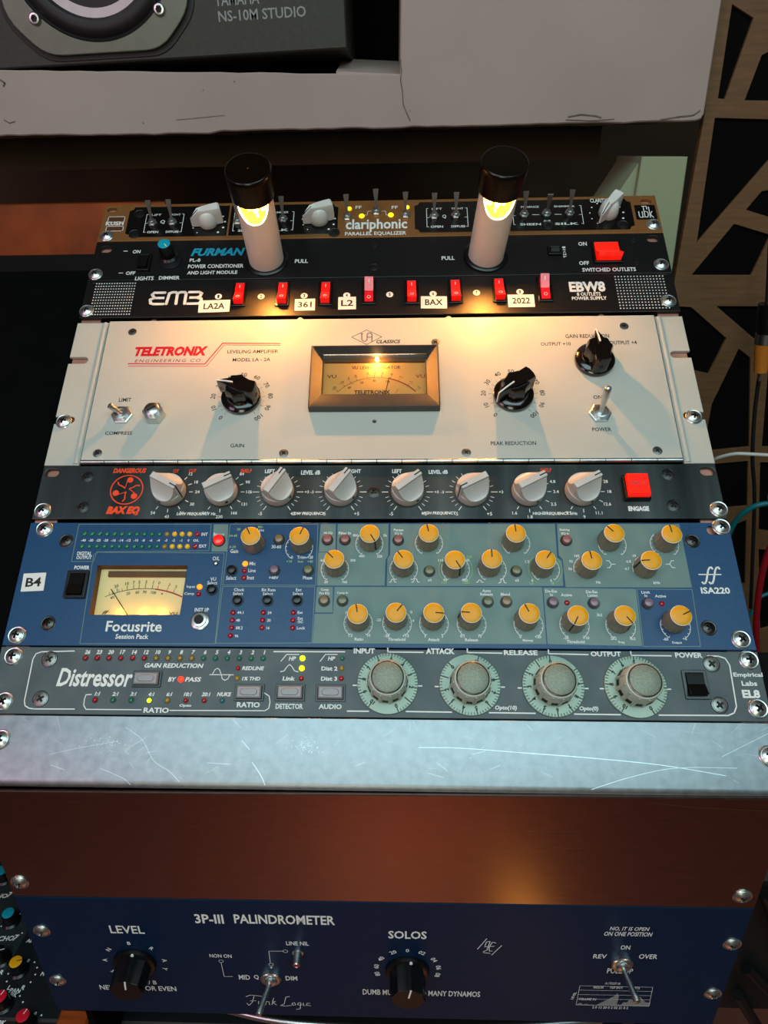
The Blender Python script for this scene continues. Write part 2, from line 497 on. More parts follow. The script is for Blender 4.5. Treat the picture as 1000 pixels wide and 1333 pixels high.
def toggle(par, p, tilt=25, az=90, L=15.0, r=1.5, nut=6.2, z=0.0, flat=False, label=None, big=False):
    # hex nut, threaded bushing and a bat lever leaning towards the azimuth az
    base = put(shape(('tnut', nut), lambda: MB().lathe([(nut, 0), (nut, 1.8), (nut * .9, 2.2), (nut * .72, 2.2)], 36, rf=hexf).mesh('nut', 'chrome', 25)), 'toggle_switch', par, (p[0], p[1], z), label=label)
    put(shape(('tbush', nut), lambda: MB().lathe([(nut * .64, 2), (nut * .64, 4.2), (nut * .5, 4.4), (nut * .45, 3.6)], 24).mesh('bushing', 'steel', 40)), 'bushing', base)
    def lev():
        b = MB()
        if flat:
            b.stack([[(-w, -.7, zz), (w, -.7, zz), (w, .7, zz), (-w, .7, zz)] for w, zz in ((.9, 0), (1.1, L * .4), (2.1, L * .85), (2.3, L))])
        else:
            b.lathe([(r * .75, 0), (r * .85, L * .25), (r * 1.1, L * .55), (r * 1.25, L * .85), (r * 1.2, L * .95), (r * .8, L), (r * .2, L * 1.02)], 18)
        return b.mesh('lever', 'steel' if flat else 'chrome', 40)
    o = put(shape(('lev', L, r, flat), lev), 'lever', base, (0, 0, 3.0))
    a = math.radians(az)
    o.rotation_mode = 'AXIS_ANGLE'
    o.rotation_axis_angle = (math.radians(tilt), -math.sin(a), math.cos(a), 0)
    return base

def ring_print(par, p, r0, r1, m='white_print', z=.06):
    pass

# knobs -------------------------------------------------------------
def isa_knob(par, p, ang, label=None):
    def body():
        b = MB(); rib = lambda t: 1 - .045 * (0.5 + 0.5 * math.cos(14 * t))
        b.lathe([(7.6, .3), (7.7, 1.5), (7.3, 3), (6.6, 12.6), (6.4, 13.2)], 84, rf=rib)
        b.lathe([(6.5, 13.0), (6.5, 14.2), (6.3, 14.4)], 32)
        return b.mesh('knob', 'grey_knob', 30)
    def cap(): return MB().lathe([(6.25, 14.0), (6.25, 14.7), (5.9, 15.0), (3, 15.1), (.5, 15.1)], 32).mesh('knob_cap', 'yellow_cap', 40)
    def ring():
        b = MB(); b.lathe([(6.55, 13.8), (6.58, 14.3), (6.3, 14.45)], 32); return b.mesh('ring', 'white_print', 40)
    def ptr():
        b = MB(); b.box(1.0, 6.3, -.36, .36, 15.0, 15.2); b.add([(6.3, -.36, 15.2), (6.3, .36, 15.2), (7.65, .36, 2.5), (7.65, -.36, 2.5), (6.0, -.36, 15), (6.0, .36, 15), (7, .36, 2.5), (7, -.36, 2.5)],
            [(0, 3, 2, 1), (4, 5, 6, 7), (0, 1, 5, 4), (1, 2, 6, 5), (2, 3, 7, 6), (3, 0, 4, 7)])
        return b.mesh('pointer_line', 'black_print', 0)
    o = put(shape('isak', body), 'control_knob', par, p, math.radians(ang), label=label)
    put(shape('isac', cap), 'knob_cap', o); put(shape('isar', ring), 'trim_ring', o); put(shape('isap', ptr), 'pointer_line', o)
    return o

def bax_knob(par, p, ang, label=None):
    def zf(x, y):
        d = abs(y)
        if d < 2.3: return 16.9
        return 7.4 + 9.6 * max(0.0, 1 - (d - 2.3) / 8.2) ** 1.7
    def body():
        b = MB()
        b.lathe([(11.4, .4), (11.6, 1.2), (11.2, 6.6), (11.1, 7.4)], 56)
        b.field(lambda t: 11.2 - 1.0 * abs(math.cos(t)) ** 6, zf, 24, 96, 6.5)
        b.stack([[(-10.3, -2.3, 7), (10.2, -2.3, 7), (10.2, 2.3, 7), (-10.3, 2.3, 7)], [(-10.1, -2.3, 18.5), (10.2, -2.3, 18.7), (10.2, 2.3, 18.7), (-10.1, 2.3, 18.5)], [(-9.9, -2.1, 18.8), (10.2, -2.1, 19.0), (10.2, 2.1, 19.0), (-9.9, 2.1, 18.8)]])
        b.stack([[(9, -2.3, 3.5), (11.4, -1.5, 3.5), (11.4, 1.5, 3.5), (9, 2.3, 3.5)], [(9, -2.3, 18.7), (10.6, -2.0, 18.9), (10.6, 2.0, 18.9), (9, 2.3, 18.7)]])
        return b.mesh('knob', 'pale_knob', 30)
    def ptr():
        b = MB().box(5.6, 10.8, -.4, .4, 18.6, 19.2)
        b.stack([[(11.3, -.35, 2.5), (11.75, -.35, 2.5), (11.75, .35, 2.5), (11.3, .35, 2.5)], [(10.4, -.35, 18.9), (10.9, -.35, 19.05), (10.9, .35, 19.05), (10.4, .35, 18.9)]])
        return b.mesh('pointer_line', 'black_print', 0)
    def hole():
        b = MB(); b.lathe([(1.1, 0), (1.1, .5)], 14); b.xf(Matrix.Translation((0, -11.1, 4.2)) @ Matrix.Rotation(PI / 2, 4, 'X')); return b.mesh('set_screw', 'recess_shade', 0)
    o = put(shape('baxk', body), 'control_knob', par, p, math.radians(ang), label=label)
    put(shape('baxp', ptr), 'pointer_line', o); put(shape('baxh', hole), 'set_screw', o)
    return o

def chicken_knob(par, p, ang, label=None):
    def body():
        b = MB()
        b.lathe([(7.8, .3), (8.2, 1.0), (8.0, 5), (7.4, 9), (5.9, 12.6), (4.0, 14.2), (1, 14.8)], 40)
        def blade(k, dz):   # outline of the blade: broad tail, narrow beak
            return [(-12.5 * k, -4.3 * k, dz), (-12.9 * k, 0, dz), (-12.5 * k, 4.3 * k, dz), (-6 * k, 4.3 * k, dz), (2 * k, 3.6 * k, dz), (8 * k, 2.4 * k, dz), (14.5 * k, .7 * k, dz * (.62 if dz > 6 else 1)),
                    (14.5 * k, -.7 * k, dz * (.62 if dz > 6 else 1)), (8 * k, -2.4 * k, dz), (2 * k, -3.6 * k, dz), (-6 * k, -4.3 * k, dz)]
        b.stack([blade(1, 1.2), blade(1.0, 10), blade(.97, 15.4), blade(.86, 16.6)])
        return b.mesh('knob', 'white_knob', 38)
    def ptr(): 
        return MB().stack([[(6, -.3, 16.6), (13.6, -.3, 10.3), (13.6, .3, 10.3), (6, .3, 16.6)], [(6, -.3, 17.0), (14.3, -.3, 10.6), (14.3, .3, 10.6), (6, .3, 17.0)]]).mesh('pointer_line', 'black_print', 0)
    o = put(shape('chk', body), 'pointer_knob', par, p, math.radians(ang), label=label)
    put(shape('chp', ptr), 'pointer_line', o)
    return o

def bakelite_knob(par, p, ang, z=2.0, label=None):
    def body():
        b = MB()
        b.lathe([(14.6, .2), (15.0, 1.2), (14.8, 3.6), (13.2, 5.0), (10.6, 5.8), (10.0, 7.0)], 48)
        b.lathe([(10.2, 5.5), (10.4, 14), (9.8, 17.6), (9.0, 18.6)], 64, rf=lambda t: 1 - .10 * abs(math.sin(4 * t)))
        def out(k, zt):
            return [(x * k, y * k, zt + dz) for x, y, dz in ((-13.0, -5.6, 0), (-14.0, -2.4, 0), (-14.0, 2.4, 0), (-13.0, 5.6, 0), (-5, 5.6, 0), (3, 4.6, 0), (10, 2.6, -1.2 if zt > 10 else 0), (16.4, .55, -3.0 if zt > 10 else 0), (16.4, -.55, -3.0 if zt > 10 else 0), (10, -2.6, -1.2 if zt > 10 else 0), (3, -4.6, 0), (-5, -5.6, 0))]
        b.stack([out(1, 3.4), out(1, 18.6), out(.95, 20.2)])
        return b.mesh('knob', 'bakelite', 30)
    def ptr():
        b = MB(); b.stack([[(3, -.5, 19.5), (9, -.5, 18.6), (15.8, -.45, 16.9), (15.8, .45, 16.9), (9, .5, 18.6), (3, .5, 19.5)], [(3, -.5, 20.5), (9.6, -.5, 19.4), (16.2, -.45, 17.4), (16.2, .45, 17.4), (9.6, .5, 19.4), (3, .5, 20.5)]])
        b.stack([[(16.0, -.45, 17.4), (16.0, .45, 17.4), (16.7, .45, 17.3), (16.7, -.45, 17.3)], [(16.0, -.45, 6), (16.0, .45, 6), (16.7, .45, 6), (16.7, -.45, 6)]])
        return b.mesh('pointer_line', 'white_print', 0)
    def hole():
        b = MB(); b.lathe([(1.9, 0), (1.9, .3)], 18); b.xf(Matrix.Translation((-13.95, 0, 11)) @ Matrix.Rotation(-PI / 2, 4, 'Y')); return b.mesh('set_screw', 'recess_shade', 0)
    o = put(shape('bkk', body), 'pointer_knob', par, (p[0], p[1], z), math.radians(ang), label=label)
    put(shape('bkp', ptr), 'pointer_line', o); put(shape('bkh', hole), 'set_screw', o)
    return o

def dial_knob(par, p, zero, step, label=None):
    # broad pale disc with numbers all round, ribbed cup and round cap; zero = angle of the 0
    def disc(): return MB().lathe([(18.9, .3), (19.0, 1.0), (18.7, 1.5), (12, 1.9)], 72).mesh('dial_disc', 'sage_dial', 40)
    def body():
        b = MB(); b.lathe([(12.4, 1.8), (12.3, 5), (11.2, 17.4), (10.7, 18.2), (10.2, 18.4)], 64)
        for k in range(12):
            a = 2 * PI * k / 12 + .15
            q = MB().stack([[(12.0, -.7, 2.4), (13.0, -.7, 2.4), (13.0, .7, 2.4), (12.0, .7, 2.4)], [(10.8, -.55, 17), (11.5, -.55, 17), (11.5, .55, 17), (10.8, .55, 17)]])
            q.xf(Matrix.Rotation(a, 4, 'Z')); b.add(q.v, q.f)
        return b.mesh('knob', 'sage_knob', 30)
    def slots():
        b = MB()
        for k in range(12):
            a = 2 * PI * (k + .5) / 12 + .15
            q = MB().stack([[(11.9, -1.8, 4.2), (12.5, -1.8, 4.2), (12.5, 1.8, 4.2), (11.9, 1.8, 4.2)], [(11.5, -1.7, 8.2), (12.2, -1.7, 8.2), (12.2, 1.7, 8.2), (11.5, 1.7, 8.2)]])
            q.xf(Matrix.Rotation(a, 4, 'Z')); b.add(q.v, q.f)
        return b.mesh('grip_slots', 'recess_shade', 0)
    def ring(): return MB().lathe([(10.0, 18.2), (10.0, 19.2), (9.5, 19.5), (9.2, 19.2)], 48).mesh('cap_ring', 'dark_steel', 40)
    def cap(): return MB().lathe([(9.1, 18.5), (9.1, 19.6), (8.7, 19.9), (3, 20), (.5, 20)], 40).mesh('knob_cap', 'sage_cap', 40)
    o = put(shape('dsd', disc), 'dial_knob', par, p, label=label)
    put(shape('dsb', body), 'knob_body', o); put(shape('dss', slots), 'grip_slots', o); put(shape('dsr', ring), 'cap_ring', o); put(shape('dsc', cap), 'knob_cap', o)
    k = Ink('black_print', 2.05); k.ab = .03
    for i in range(0, 51):
        a = zero + step * i / 5.0
        big = i % 5 == 0
        k.ticks((0, 0), 16.0 if big else 17.1, 18.6, [a], .5 if big else .3)
    k.around((0, 0), 14.8, [(str(i), zero + step * i) for i in range(11)], 2.6)
    k.build('dial_marks', o)
    w = Ink('white_print', .1)
    return o

def fluted_knob(par, p, ang, label=None):
    def body():
        b = MB(); b.lathe([(15.2, .2), (15.4, 1), (14.8, 3.2), (13.2, 4.0)], 48)
        fl = lambda t: 1 - .11 * abs(math.sin(4 * (t)))
        b.lathe([(12.8, 3.8), (12.6, 5), (12.0, 19), (11.6, 20)], 96, rf=fl)
        return b.mesh('knob', 'black_plastic', 30)
    def ptr():
        b = MB(); b.box(2.2, 11, -.55, .55, 19.9, 20.3); return b.mesh('pointer_line', 'white_print', 0)
    def dt():
        b = MB(); b.lathe([(1.1, 2.8), (1.1, 4.2)], 12, 13.6, 0); return b.mesh('pointer_dot', 'white_print', 0)
    o = put(shape('flk', body), 'control_knob', par, p, math.radians(ang), label=label)
    put(shape('flp', ptr), 'pointer_line', o); put(shape('fld', dt), 'pointer_dot', o)
    return o

def small_knob(par, p, ang, capm, label=None, r=6.5, h=14, line='white_print'):
    body = shape(('smb', r, h), lambda: MB().lathe([(r * 1.3, .2), (r * 1.3, 1.5), (r, 3), (r * .92, h - 1), (r * .85, h)], 36).mesh('knob', 'black_plastic', 40))
    o = put(body, 'control_knob', par, p, math.radians(ang), label=label)
    put(shape(('smc', capm, r, h), lambda: MB().lathe([(r * .84, h - .5), (r * .84, h + .3), (r * .7, h + .6), (r * .2, h + .7)], 32).mesh('knob_cap', capm, 40)), 'knob_cap', o)
    put(shape(('sml', line, r, h), lambda: MB().box(r * .15, r * .8, -.3, .3, h + .5, h + .9).mesh('pointer_line', line, 0)), 'pointer_line', o)
    return o

def faceplate(par, W, H, m, holes=(), th=3.0, z1=0.0, outline=None, bevel=.35, name='faceplate', label=None):
    return put(plate('faceplate', m, outline or rect(-W, 0, W, H), holes, z1, th, bevel), name, par, label=label)

def unit(name, label, cat, Y, low=None, group=None):
    # an Empty at the bottom centre of a rack unit, its local z out of the panel; Y measured down the sloping rack from its top edge
    e = thing(name, label, cat, group=group)
    if low is None:
        th = PI / 2 - 0.92; d = (Y + 487.7)
        e.location = (0, d * math.cos(th) * MM, (950 + d * math.sin(th)) * MM)
        e.rotation_euler = (th, 0, 0)
    else:
        r = .007
        M = Matrix.Rotation(PI / 2, 4, 'X') @ Matrix.Rotation(r, 4, 'Z')
        e.location = ((1.7 + low * math.sin(r)) * MM, 0, (950 - low * math.cos(r)) * MM)
        e.rotation_euler = M.to_euler()
    return e

def chassis(par, H, m='black_matte', w=216, d=150, z=-3.2):
    return put(MB().box(-w, w, 1.2, H - 1.2, z - d, z).mesh('chassis', m, 0), 'chassis', par)

# ================================================================ large structure
# room around the rack
fl = struct(put(MB().box(-2200, 2200, -3000, 1400, -20, 0).mesh('floor', 'floor_wood', 0), 'floor'))
ce = struct(put(MB().box(-2200, 2200, -3000, 1400, 2400, 2420).mesh('ceiling', 'room_paint', 0), 'ceiling'))
struct(put(MB().box(-2220, -2200, -3000, 1400, 0, 2400).mesh('wall_left', 'room_paint', 0), 'wall_left'))
struct(put(MB().box(2200, 2220, -3000, 1400, 0, 2400).mesh('wall_right', 'room_paint', 0), 'wall_right'))
struct(put(MB().box(-2200, 2200, -3020, -3000, 0, 2400).mesh('wall_front', 'room_paint', 0), 'wall_front'))
struct(put(MB().box(-2200, 2200, 1400, 1420, 0, 2400).mesh('wall_back', 'plaster_dark', 0), 'wall_back'))

def vprism(name, poly, y0, y1, m, bevel=1.5, smooth=30, parent=None, nm=None):
    # an outline in the upright x-z plane given a thickness from y0 (front) to y1 (back)
    b = MB(); P = poly if area2(poly) > 0 else poly[::-1]
    I = inset(P, bevel) if bevel else P
    rings = [[(x, y1, z) for x, z in P], [(x, y0 + bevel, z) for x, z in P], [(x, y0, z) for x, z in I]]
    b.stack(rings)
    return put(b.mesh(name, m, smooth), nm or name, parent)

# white plastered wall with the shelf notch for the loudspeaker, its underside open over the rack
E_ = random.Random(3)
bot = []
x0_, z0_ = (-505.4, 1302.4)
x1_, z1_ = (306.7, 1302.0)
for i in range(61):
    t = i / 60; bot.append((x0_ + (x1_ - x0_) * t, z0_ + (z1_ - z0_) * t + E_.uniform(-.7, .7) - (1.2 if .25 < t < .42 else 0)))
top_ = [(-485.2, 1362.1)]
xa, za = (-364.1, 1358.9)
xb, zb = (-44.6, 1349.8)
xc, zc = (22.0, 1347.1)
poly = bot + [(312.1, 1303.9), (314.2, 1308.4), (313.3, 1344.9), (312.1, 1398.1), (330, 2400), (22, 2400), (22.3, 1422.2), (22.0, 1359.8)]
poly += [(xc, zc)] + [(xa + (xc - xa) * (1 - i / 20), za + (zc - za) * (1 - i / 20) + E_.uniform(-.4, .4)) for i in range(1, 20)] + [(xa, za), (-485.2, 1362.1)]
wall_r = struct(vprism('wall_alcove', poly, 500, 640, 'plaster', 1.2))
ck = Ink('crack', 0.3)
ck.line([(22.0, 1359.1), (23.5, 1349.8), (22.4, 1342.3), (24.3, 1333.4), (25.2, 1321.9), (29.7, 1312.7), (32.0, 1308.1)], .8)
ck.line([(184.7, 1308.3), (197.0, 1310.0), (211.1, 1308.5), (216.4, 1307.1)], 1.2); ck.line([(273.2, 1304.0), (290.2, 1306.2), (303.9, 1307.3), (309.6, 1311.0)], 1.2)
ck.line([(182.8, 1305.8), (207.2, 1304.6), (229.1, 1305.5)], .8); ck.line([(-365.8, 1350.6), (-361.9, 1347.9), (-364.0, 1345.4)], 1.4)
ck.line([(-370.5, 1316.7), (-365.8, 1313.9), (-360.0, 1315.2)], .8); ck.line([(-197.6, 1313.3), (-173.0, 1314.8), (-150.0, 1316.3)], .4)
ck.dot((-137.3, 1344.5), .6); ck.dot((-231.6, 1311.3), .6); ck.dot((-168.6, 1338.1), .5); ck.dot((31.9, 1316.6), .5)
o = ck.build('crack', wall_r); o.rotation_euler = (PI / 2, 0, 0); o.location = (0, .4997, 0); o.data.name = 'crack'
# plaster lump closing the shelf notch behind the loudspeaker's end, recess back and beams under the wall
xs, zs = (-39.0, 1351.6)
xe, ze = (22.1, 1347.8)
b = MB(); b.stack([[(xs, 502, zs - 12), (xe, 502, ze - 12), (xe, 640, ze - 12), (xs, 640, zs - 12)], [(xs, 503, zs - .5), (xe, 503, ze - .5), (xe, 640, ze + 22), (xs, 640, zs + 22)]])
struct(put(b.mesh('trim_1', 'plaster', 30), 'trim_1'))
struct(put(MB().box(-700, 24, 760, 775, 1345, 2400).mesh('trim_2', 'felt_and_shade', 0), 'trim_2'))  # shade of the shelf notch put into the near-black colour
struct(put(MB().box(-700, 24, 640, 775, 1330, 1345).mesh('trim_3', 'felt_and_shade', 0), 'trim_3'))
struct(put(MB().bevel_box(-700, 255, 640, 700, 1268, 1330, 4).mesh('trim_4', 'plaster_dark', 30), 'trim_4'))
# pale upright wall return seen under the wall end
struct(vprism('wall_return', [(264.8, 1272.1), (310.3, 1271.3), (316.1, 1107.1), (262.0, 1099.3)], 512, 600, 'green_plaster', 1))
struct(vprism('trim_5', [(268.0, 1271.9), (273.0, 1097.3), (178.8, 1098.3), (213.7, 1180.0)], 520, 600, 'green_plaster', 1))

# plywood acoustic panel on the right, its openings backed with dark felt
holes_px = [
 [(327.8, 1396.8), (349.7, 1385.7), (337.2, 1320.8), (330.5, 1321.6)],
 [(364.0, 1356.1), (378.6, 1363.1), (425.1, 1360.9), (437.2, 1316.8), (356.5, 1319.4)],
 [(331.0, 1304.9), (427.0, 1300.7), (407.8, 1289.1), (391.2, 1265.6), (335.9, 1189.4)],
 [(379.7, 1221.0), (391.6, 1238.2), (406.4, 1240.1), (446.3, 1227.9), (445.9, 1200.0), (403.4, 1214.0)],
 [(370.5, 1207.5), (410.8, 1196.0), (399.8, 1155.8), (336.6, 1156.7)],
 [(426.2, 1191.3), (475.7, 1176.8), (481.7, 1155.0), (417.2, 1155.8)],
 [(329.2, 1123.8), (342.6, 1122.9), (388.0, 1088.3), (376.4, 1048.0), (341.6, 1056.0)],
 [(369.7, 1123.7), (437.5, 1122.6), (440.3, 1100.9), (419.3, 1087.0)],
 [(404.0, 1076.5), (419.1, 1065.9), (442.2, 957.7), (398.5, 952.9), (388.9, 964.8), (387.5, 1011.8)],
 [(437.9, 1079.6), (481.3, 1096.2), (518.2, 957.3), (457.1, 957.6)],
 [(405.6, 935.8), (444.9, 939.7), (457.8, 878.4), (427.5, 875.2)],
 [(460.0, 937.7), (523.5, 937.4), (551.1, 833.4), (479.7, 844.5)],
 [(433.9, 844.5), (461.2, 858.9), (480.6, 763.7), (458.3, 751.5)],
 [(486.2, 816.4), (557.1, 810.8), (582.6, 715.1), (517.8, 689.2)],
 [(341.7, 1036.1), (367.9, 1026.8), (368.0, 979.6), (352.8, 974.8)]]
pan = thing('acoustic_panel', 'plywood acoustic panel with dark angular openings right of the rack', 'panel', (0, 515, 0))
ol = [(309.9, 1434.4), (320.4, 1306.1), (319.6, 1154.0), (323.4, 1080.8), (270, 700), (270, 4), (620, 4), (620, 1440)]
me = plate('plywood_sheet', 'plywood', ol, holes_px, 0, 9, .4)
me.transform(Matrix.Rotation(PI / 2, 4, 'X'))
put(me, 'plywood_sheet', pan)
fb = MB(); fp = [(x + 5, z) for x, z in ol[:4]] + [(276, 700), (276, 8), (615, 8), (615, 1435)]
fb.stack([[(x, 12, z) for x, z in fp[::-1]], [(x, 3.5, z) for x, z in fp[::-1]]]); put(fb.mesh('felt_backing', 'felt_and_shade', 0), 'felt_backing', pan)

# wooden board behind the left of the rack, lamp's orange put into its colour
wb_ = put(MB().bevel_box(-900, -235, 550, 572, 1150, (-368.1, 1236.0)[1], 1).mesh('wooden_board', 'oak', 30), 'wooden_board')
tag(wb_, 'orange-brown wooden board behind the left end of the top unit', 'board')

# black cabinet flank left of the sloping rack
cab = unit('side_cabinet', 'black cabinet flank filling the dark left side beside the rack', 'cabinet', -487)
put(MB().bevel_box(-700, -244, -20, 440, -250, -26, 6).mesh('cabinet_body', 'black_matte', 30), 'cabinet_body', cab)
b = MB(); b.bevel_box(-700, -247, 441, 472, -250, -40, 4); put(b.mesh('cabinet_lid', 'black_satin', 30), 'cabinet_lid', cab)

struct(put(MB().box(-690, -252, 450, 545, 0, 955).mesh('trim_6', 'black_matte', 0), 'trim_6'))

# rack rails behind the faceplates
for sx, nm in ((-1, 'left'), (1, 'right')):
    r_ = unit('rack_rail', 'pinkish metal rack rail seen through the slots along the %s edge' % nm, 'rail', -487)
    hs = [rect(sx * 232.5 - 4.2, y - 3.2, sx * 232.5 + 4.2, y + 3.2) for y in range(12, 480, 16) if 300 < y < 480 and False]
    put(plate('rail_strip', 'rail_copper', rect(sx * 232.5 - 8, 0, sx * 232.5 + 8, 486), hs, -3.4, 2, .3), 'rail_strip', r_)
    put(MB().box(*( (-240.5, -239) if sx < 0 else (239, 240.5)), 0, 484, -60, -4).mesh('rail_flange', 'dark_steel', 0), 'rail_flange', r_)
    # side cheek carrying the rail, standing on the console
    b = MB(); yz = [(8, 622), (250, 622), (470, 1010), (400, 1238), (14, 944)]
    xa, xb2 = sorted((sx * 219, sx * 224))
    b.stack([[(xa, y, z) for y, z in yz], [(xb2, y, z) for y, z in yz]])
    me = b.mesh('side_cheek', 'black_matte', 0)
    me.transform((Matrix.Translation(r_.location) @ r_.rotation_euler.to_matrix().to_4x4()).inverted())
    put(me, 'side_cheek', r_)

# ================================================================ 1: brown and black equaliser on top
C = unit('equalizer', 'brown and black audio equalizer with white pointer knobs, topmost unit in rack', 'equalizer', -45.4)
faceplate(C, 241.3, 43.7, 'gold_brown', [oval(*(-234.4, 38.0), 9, 5.5), oval(*(232.6, 36.8), 9, 5.5)])
chassis(C, 43.7)
for p in ((-233.8, 6.1), (234.7, 9.1)): rack_screw(C, p, .4)
def notched(x0, y0, x1, y1, l, r):
    k = 4.5; P = []
    P += [(x0 + (k if l else 0), y0)] + ([(x1 - k, y0), (x1 - k * .7, y0 + k * .7), (x1, y0 + k)] if r else [(x1, y0)])
    P += ([(x1, y1 - k), (x1 - k * .7, y1 - k * .7), (x1 - k, y1)] if r else [(x1, y1)])
    P += ([(x0 + k, y1), (x0 + k * .7, y1 - k * .7), (x0, y1 - k)] if l else [(x0, y1)])
    if l: P += [(x0, y0 + k), (x0 + k * .7, y0 + k * .7)]
    return P
xL0 = (-218.0, 21.7)[0]; xL1 = (-128.1, 19.7)[0]; xL2 = (-32.9, 22.0)[0]; xR0 = (33.5, 20.5)[0]; xR1 = (113.7, 18.6)[0]; xR2 = (219.1, 25.2)[0]
for x0, x1, l, r in ((xL0, xL1 - .8, 1, 0), (xL1 + .8, xL2, 0, 1), (xR0, xR1 - .8, 1, 0), (xR1 + .8, xR2, 0, 1)):
    put(MB().prism(notched(x0, 4.2, x1, 40.2, l, r), 0, .35, .1).mesh('black_inlay', 'black_gloss', 30), 'black_inlay', C)
for p in ((-208.6, 31.8), (-209.7, 7.8), (-35.7, 5.8), (209.1, 9.2), (146.7, 9.7)): panel_screw(C, p, z=.4, sc=1.05)
w = Ink('white_print', .42)
for a, b_, t0, t1, t2, t3 in (((-201.8, 9.5), (-168.7, 30.8), 'LIFT', 'TIGHT', 'OPEN', 'DIFFUSE'), ((-123.8, 9.5), (-71.6, 31.3), 'PRES', 'SHIMMER', 'SHEEN', 'SILK'),
                              ((43.9, 10.3), (78.9, 32.2), 'LIFT', 'TIGHT', 'OPEN', 'DIFFUSE'), ((117.7, 11.3), (176.5, 32.6), 'PRESENCE', 'SHIMMER', 'SHEEN', 'SILK')):
    (ax, ay), (bx, by) = a, b_
    w.line([(ax + 1.5, by), (ax, by), (ax, ay), (ax + 1.5, ay)], .5); w.line([(bx - 1.5, by), (bx, by), (bx, ay), (bx - 1.5, ay)], .5)
    w.line([(ax, (ay + by) / 2), (ax + 2, (ay + by) / 2)], .4); w.line([(bx - 2.5, (ay + by) / 2), (bx, (ay + by) / 2)], .4)
    W_ = bx - ax
    w.text(t0, (ax + W_ * .26, by - .6, W_ * .26, 2.3)); w.text(t1, (ax + W_ * .76, by - .6, W_ * .3, 2.3))
    w.text(t2, (ax + W_ * .24, ay + .2, W_ * .30, 2.6), bold=.01); w.text(t3, (ax + W_ * .76, ay + .2, W_ * .34, 2.6), bold=.01)
w.line([(134.3, 22.7), (140.1, 22.5)], .5); w.line([(153.2, 22.7), (159.0, 22.5)], .5)
w.text('OUT', (146.2, 14.2, 5.8, 3.59)); w.text('CLARITY', (192.2, 38.2, 14.4, 4.62), bold=.01)
w.text('Q', (-186.6, 21.5, 4.1, 4.63)); w.text('Q', (59.0, 22.2, 3.3, 4.56))
for c in ((-145.6, 19.1), (-49.6, 20.6), (197.3, 22.1)):
    for i in range(11):
        a = math.radians(-50 + 28 * i); w.dot((c[0] + 14.2 * math.cos(a), c[1] + 14.2 * math.sin(a)), .55 + .08 * (10 - i) * .6, 10)
w.build('scale_markings', C)
w = Ink('white_print', .1)
w.text('clariphonic', (0.5, 13.5, 52.9, 15.38), bold=.012); w.text('PARALLEL EQUALIZER', (-0.1, 3.9, 52.5, 4.91), bold=.01)
w.text('FF', (-15.2, 35.5, 5.4, 3.73)); w.text('FF', (16.4, 34.7, 5.4, 3.72)); w.text('KUSH', (-229.2, 21.1, 15.8, 4.64), bold=.02)
w.line([(-11.0, 26.1), (-7.6, 26.0), (-7.0, 30.6), (-3.7, 30.6)], .4); w.line([(5.0, 30.3), (8.4, 30.3), (9.0, 25.6), (11.0, 25.6)], .4)
w.line(rrect(*(-235.9, 22.6), *(-221.3, 29.2), 1), .5, True); w.line(rrect(*(-235.8, 12.0), *(-220.8, 17.7), 1), .5, True)
w.build('maker_lettering', C)
w = Ink('brown_print', .08); w.area(rect(*(-235.4, 23.5), *(-221.8, 28.3))); w.area(rect(*(-235.3, 12.9), *(-221.3, 16.7))); w.build('logo_ground', C)
put(MB().prism(rrect(*(221.6, 15.2), *(239.0, 32.0), .8), 0, .35).mesh('logo_plate', 'black_gloss', 20), 'logo_plate', C)
w = Ink('white_print', .42)
w.norm((230.2, 23.5, 12.2, 15.36), [[(.02, .55), (.02, .2), (.08, .1), (.2, .1), (.26, .2), (.26, .55)], [(.26, .2), (.3, .1)], [(.4, .95), (.4, .12), (.58, .12), (.64, .25), (.64, .45), (.56, .55), (.4, .55)],
       [(.3, .95), (.62, .95), (.62, .72)], [(.76, .9), (.76, .08)], [(.95, .55), (.78, .33), (.97, .08)]], .75)
w.build('emblem', C)
chicken_knob(C, (-145.6, 19.1), 196, 'white pointer knob turned left')
chicken_knob(C, (-48.9, 20.6), 198)
chicken_knob(C, (198.0, 22.0), 232, 'white pointer knob pointing down left')
for p, t in (((-195.1, 19.4), 30), ((-177.5, 19.9), 30), ((-120.0, 19.5), 30), ((-80.4, 21.3), 30), ((50.1, 21.9), 28), ((68.6, 22.4), 28), ((127.0, 21.9), 28), ((146.0, 22.4), 4), ((165.6, 22.8), 28)):
    toggle(C, p, t, 92, 17, nut=4.2, z=.4, flat=True)
for p in ((-24.9, 22.8), (0.3, 28.6), (25.6, 24.3)): toggle(C, p, 28, 92, 17, nut=4.2, z=0, flat=True)
for p in ((-12.3, 24.8), (13.0, 25.5)): led(C, p, 'led_yellow_lit', 2.3)
for p in ((-23.2, 33.8), (27.1, 34.4)): led(C, p, 'led_yellow_lit', 2.0)

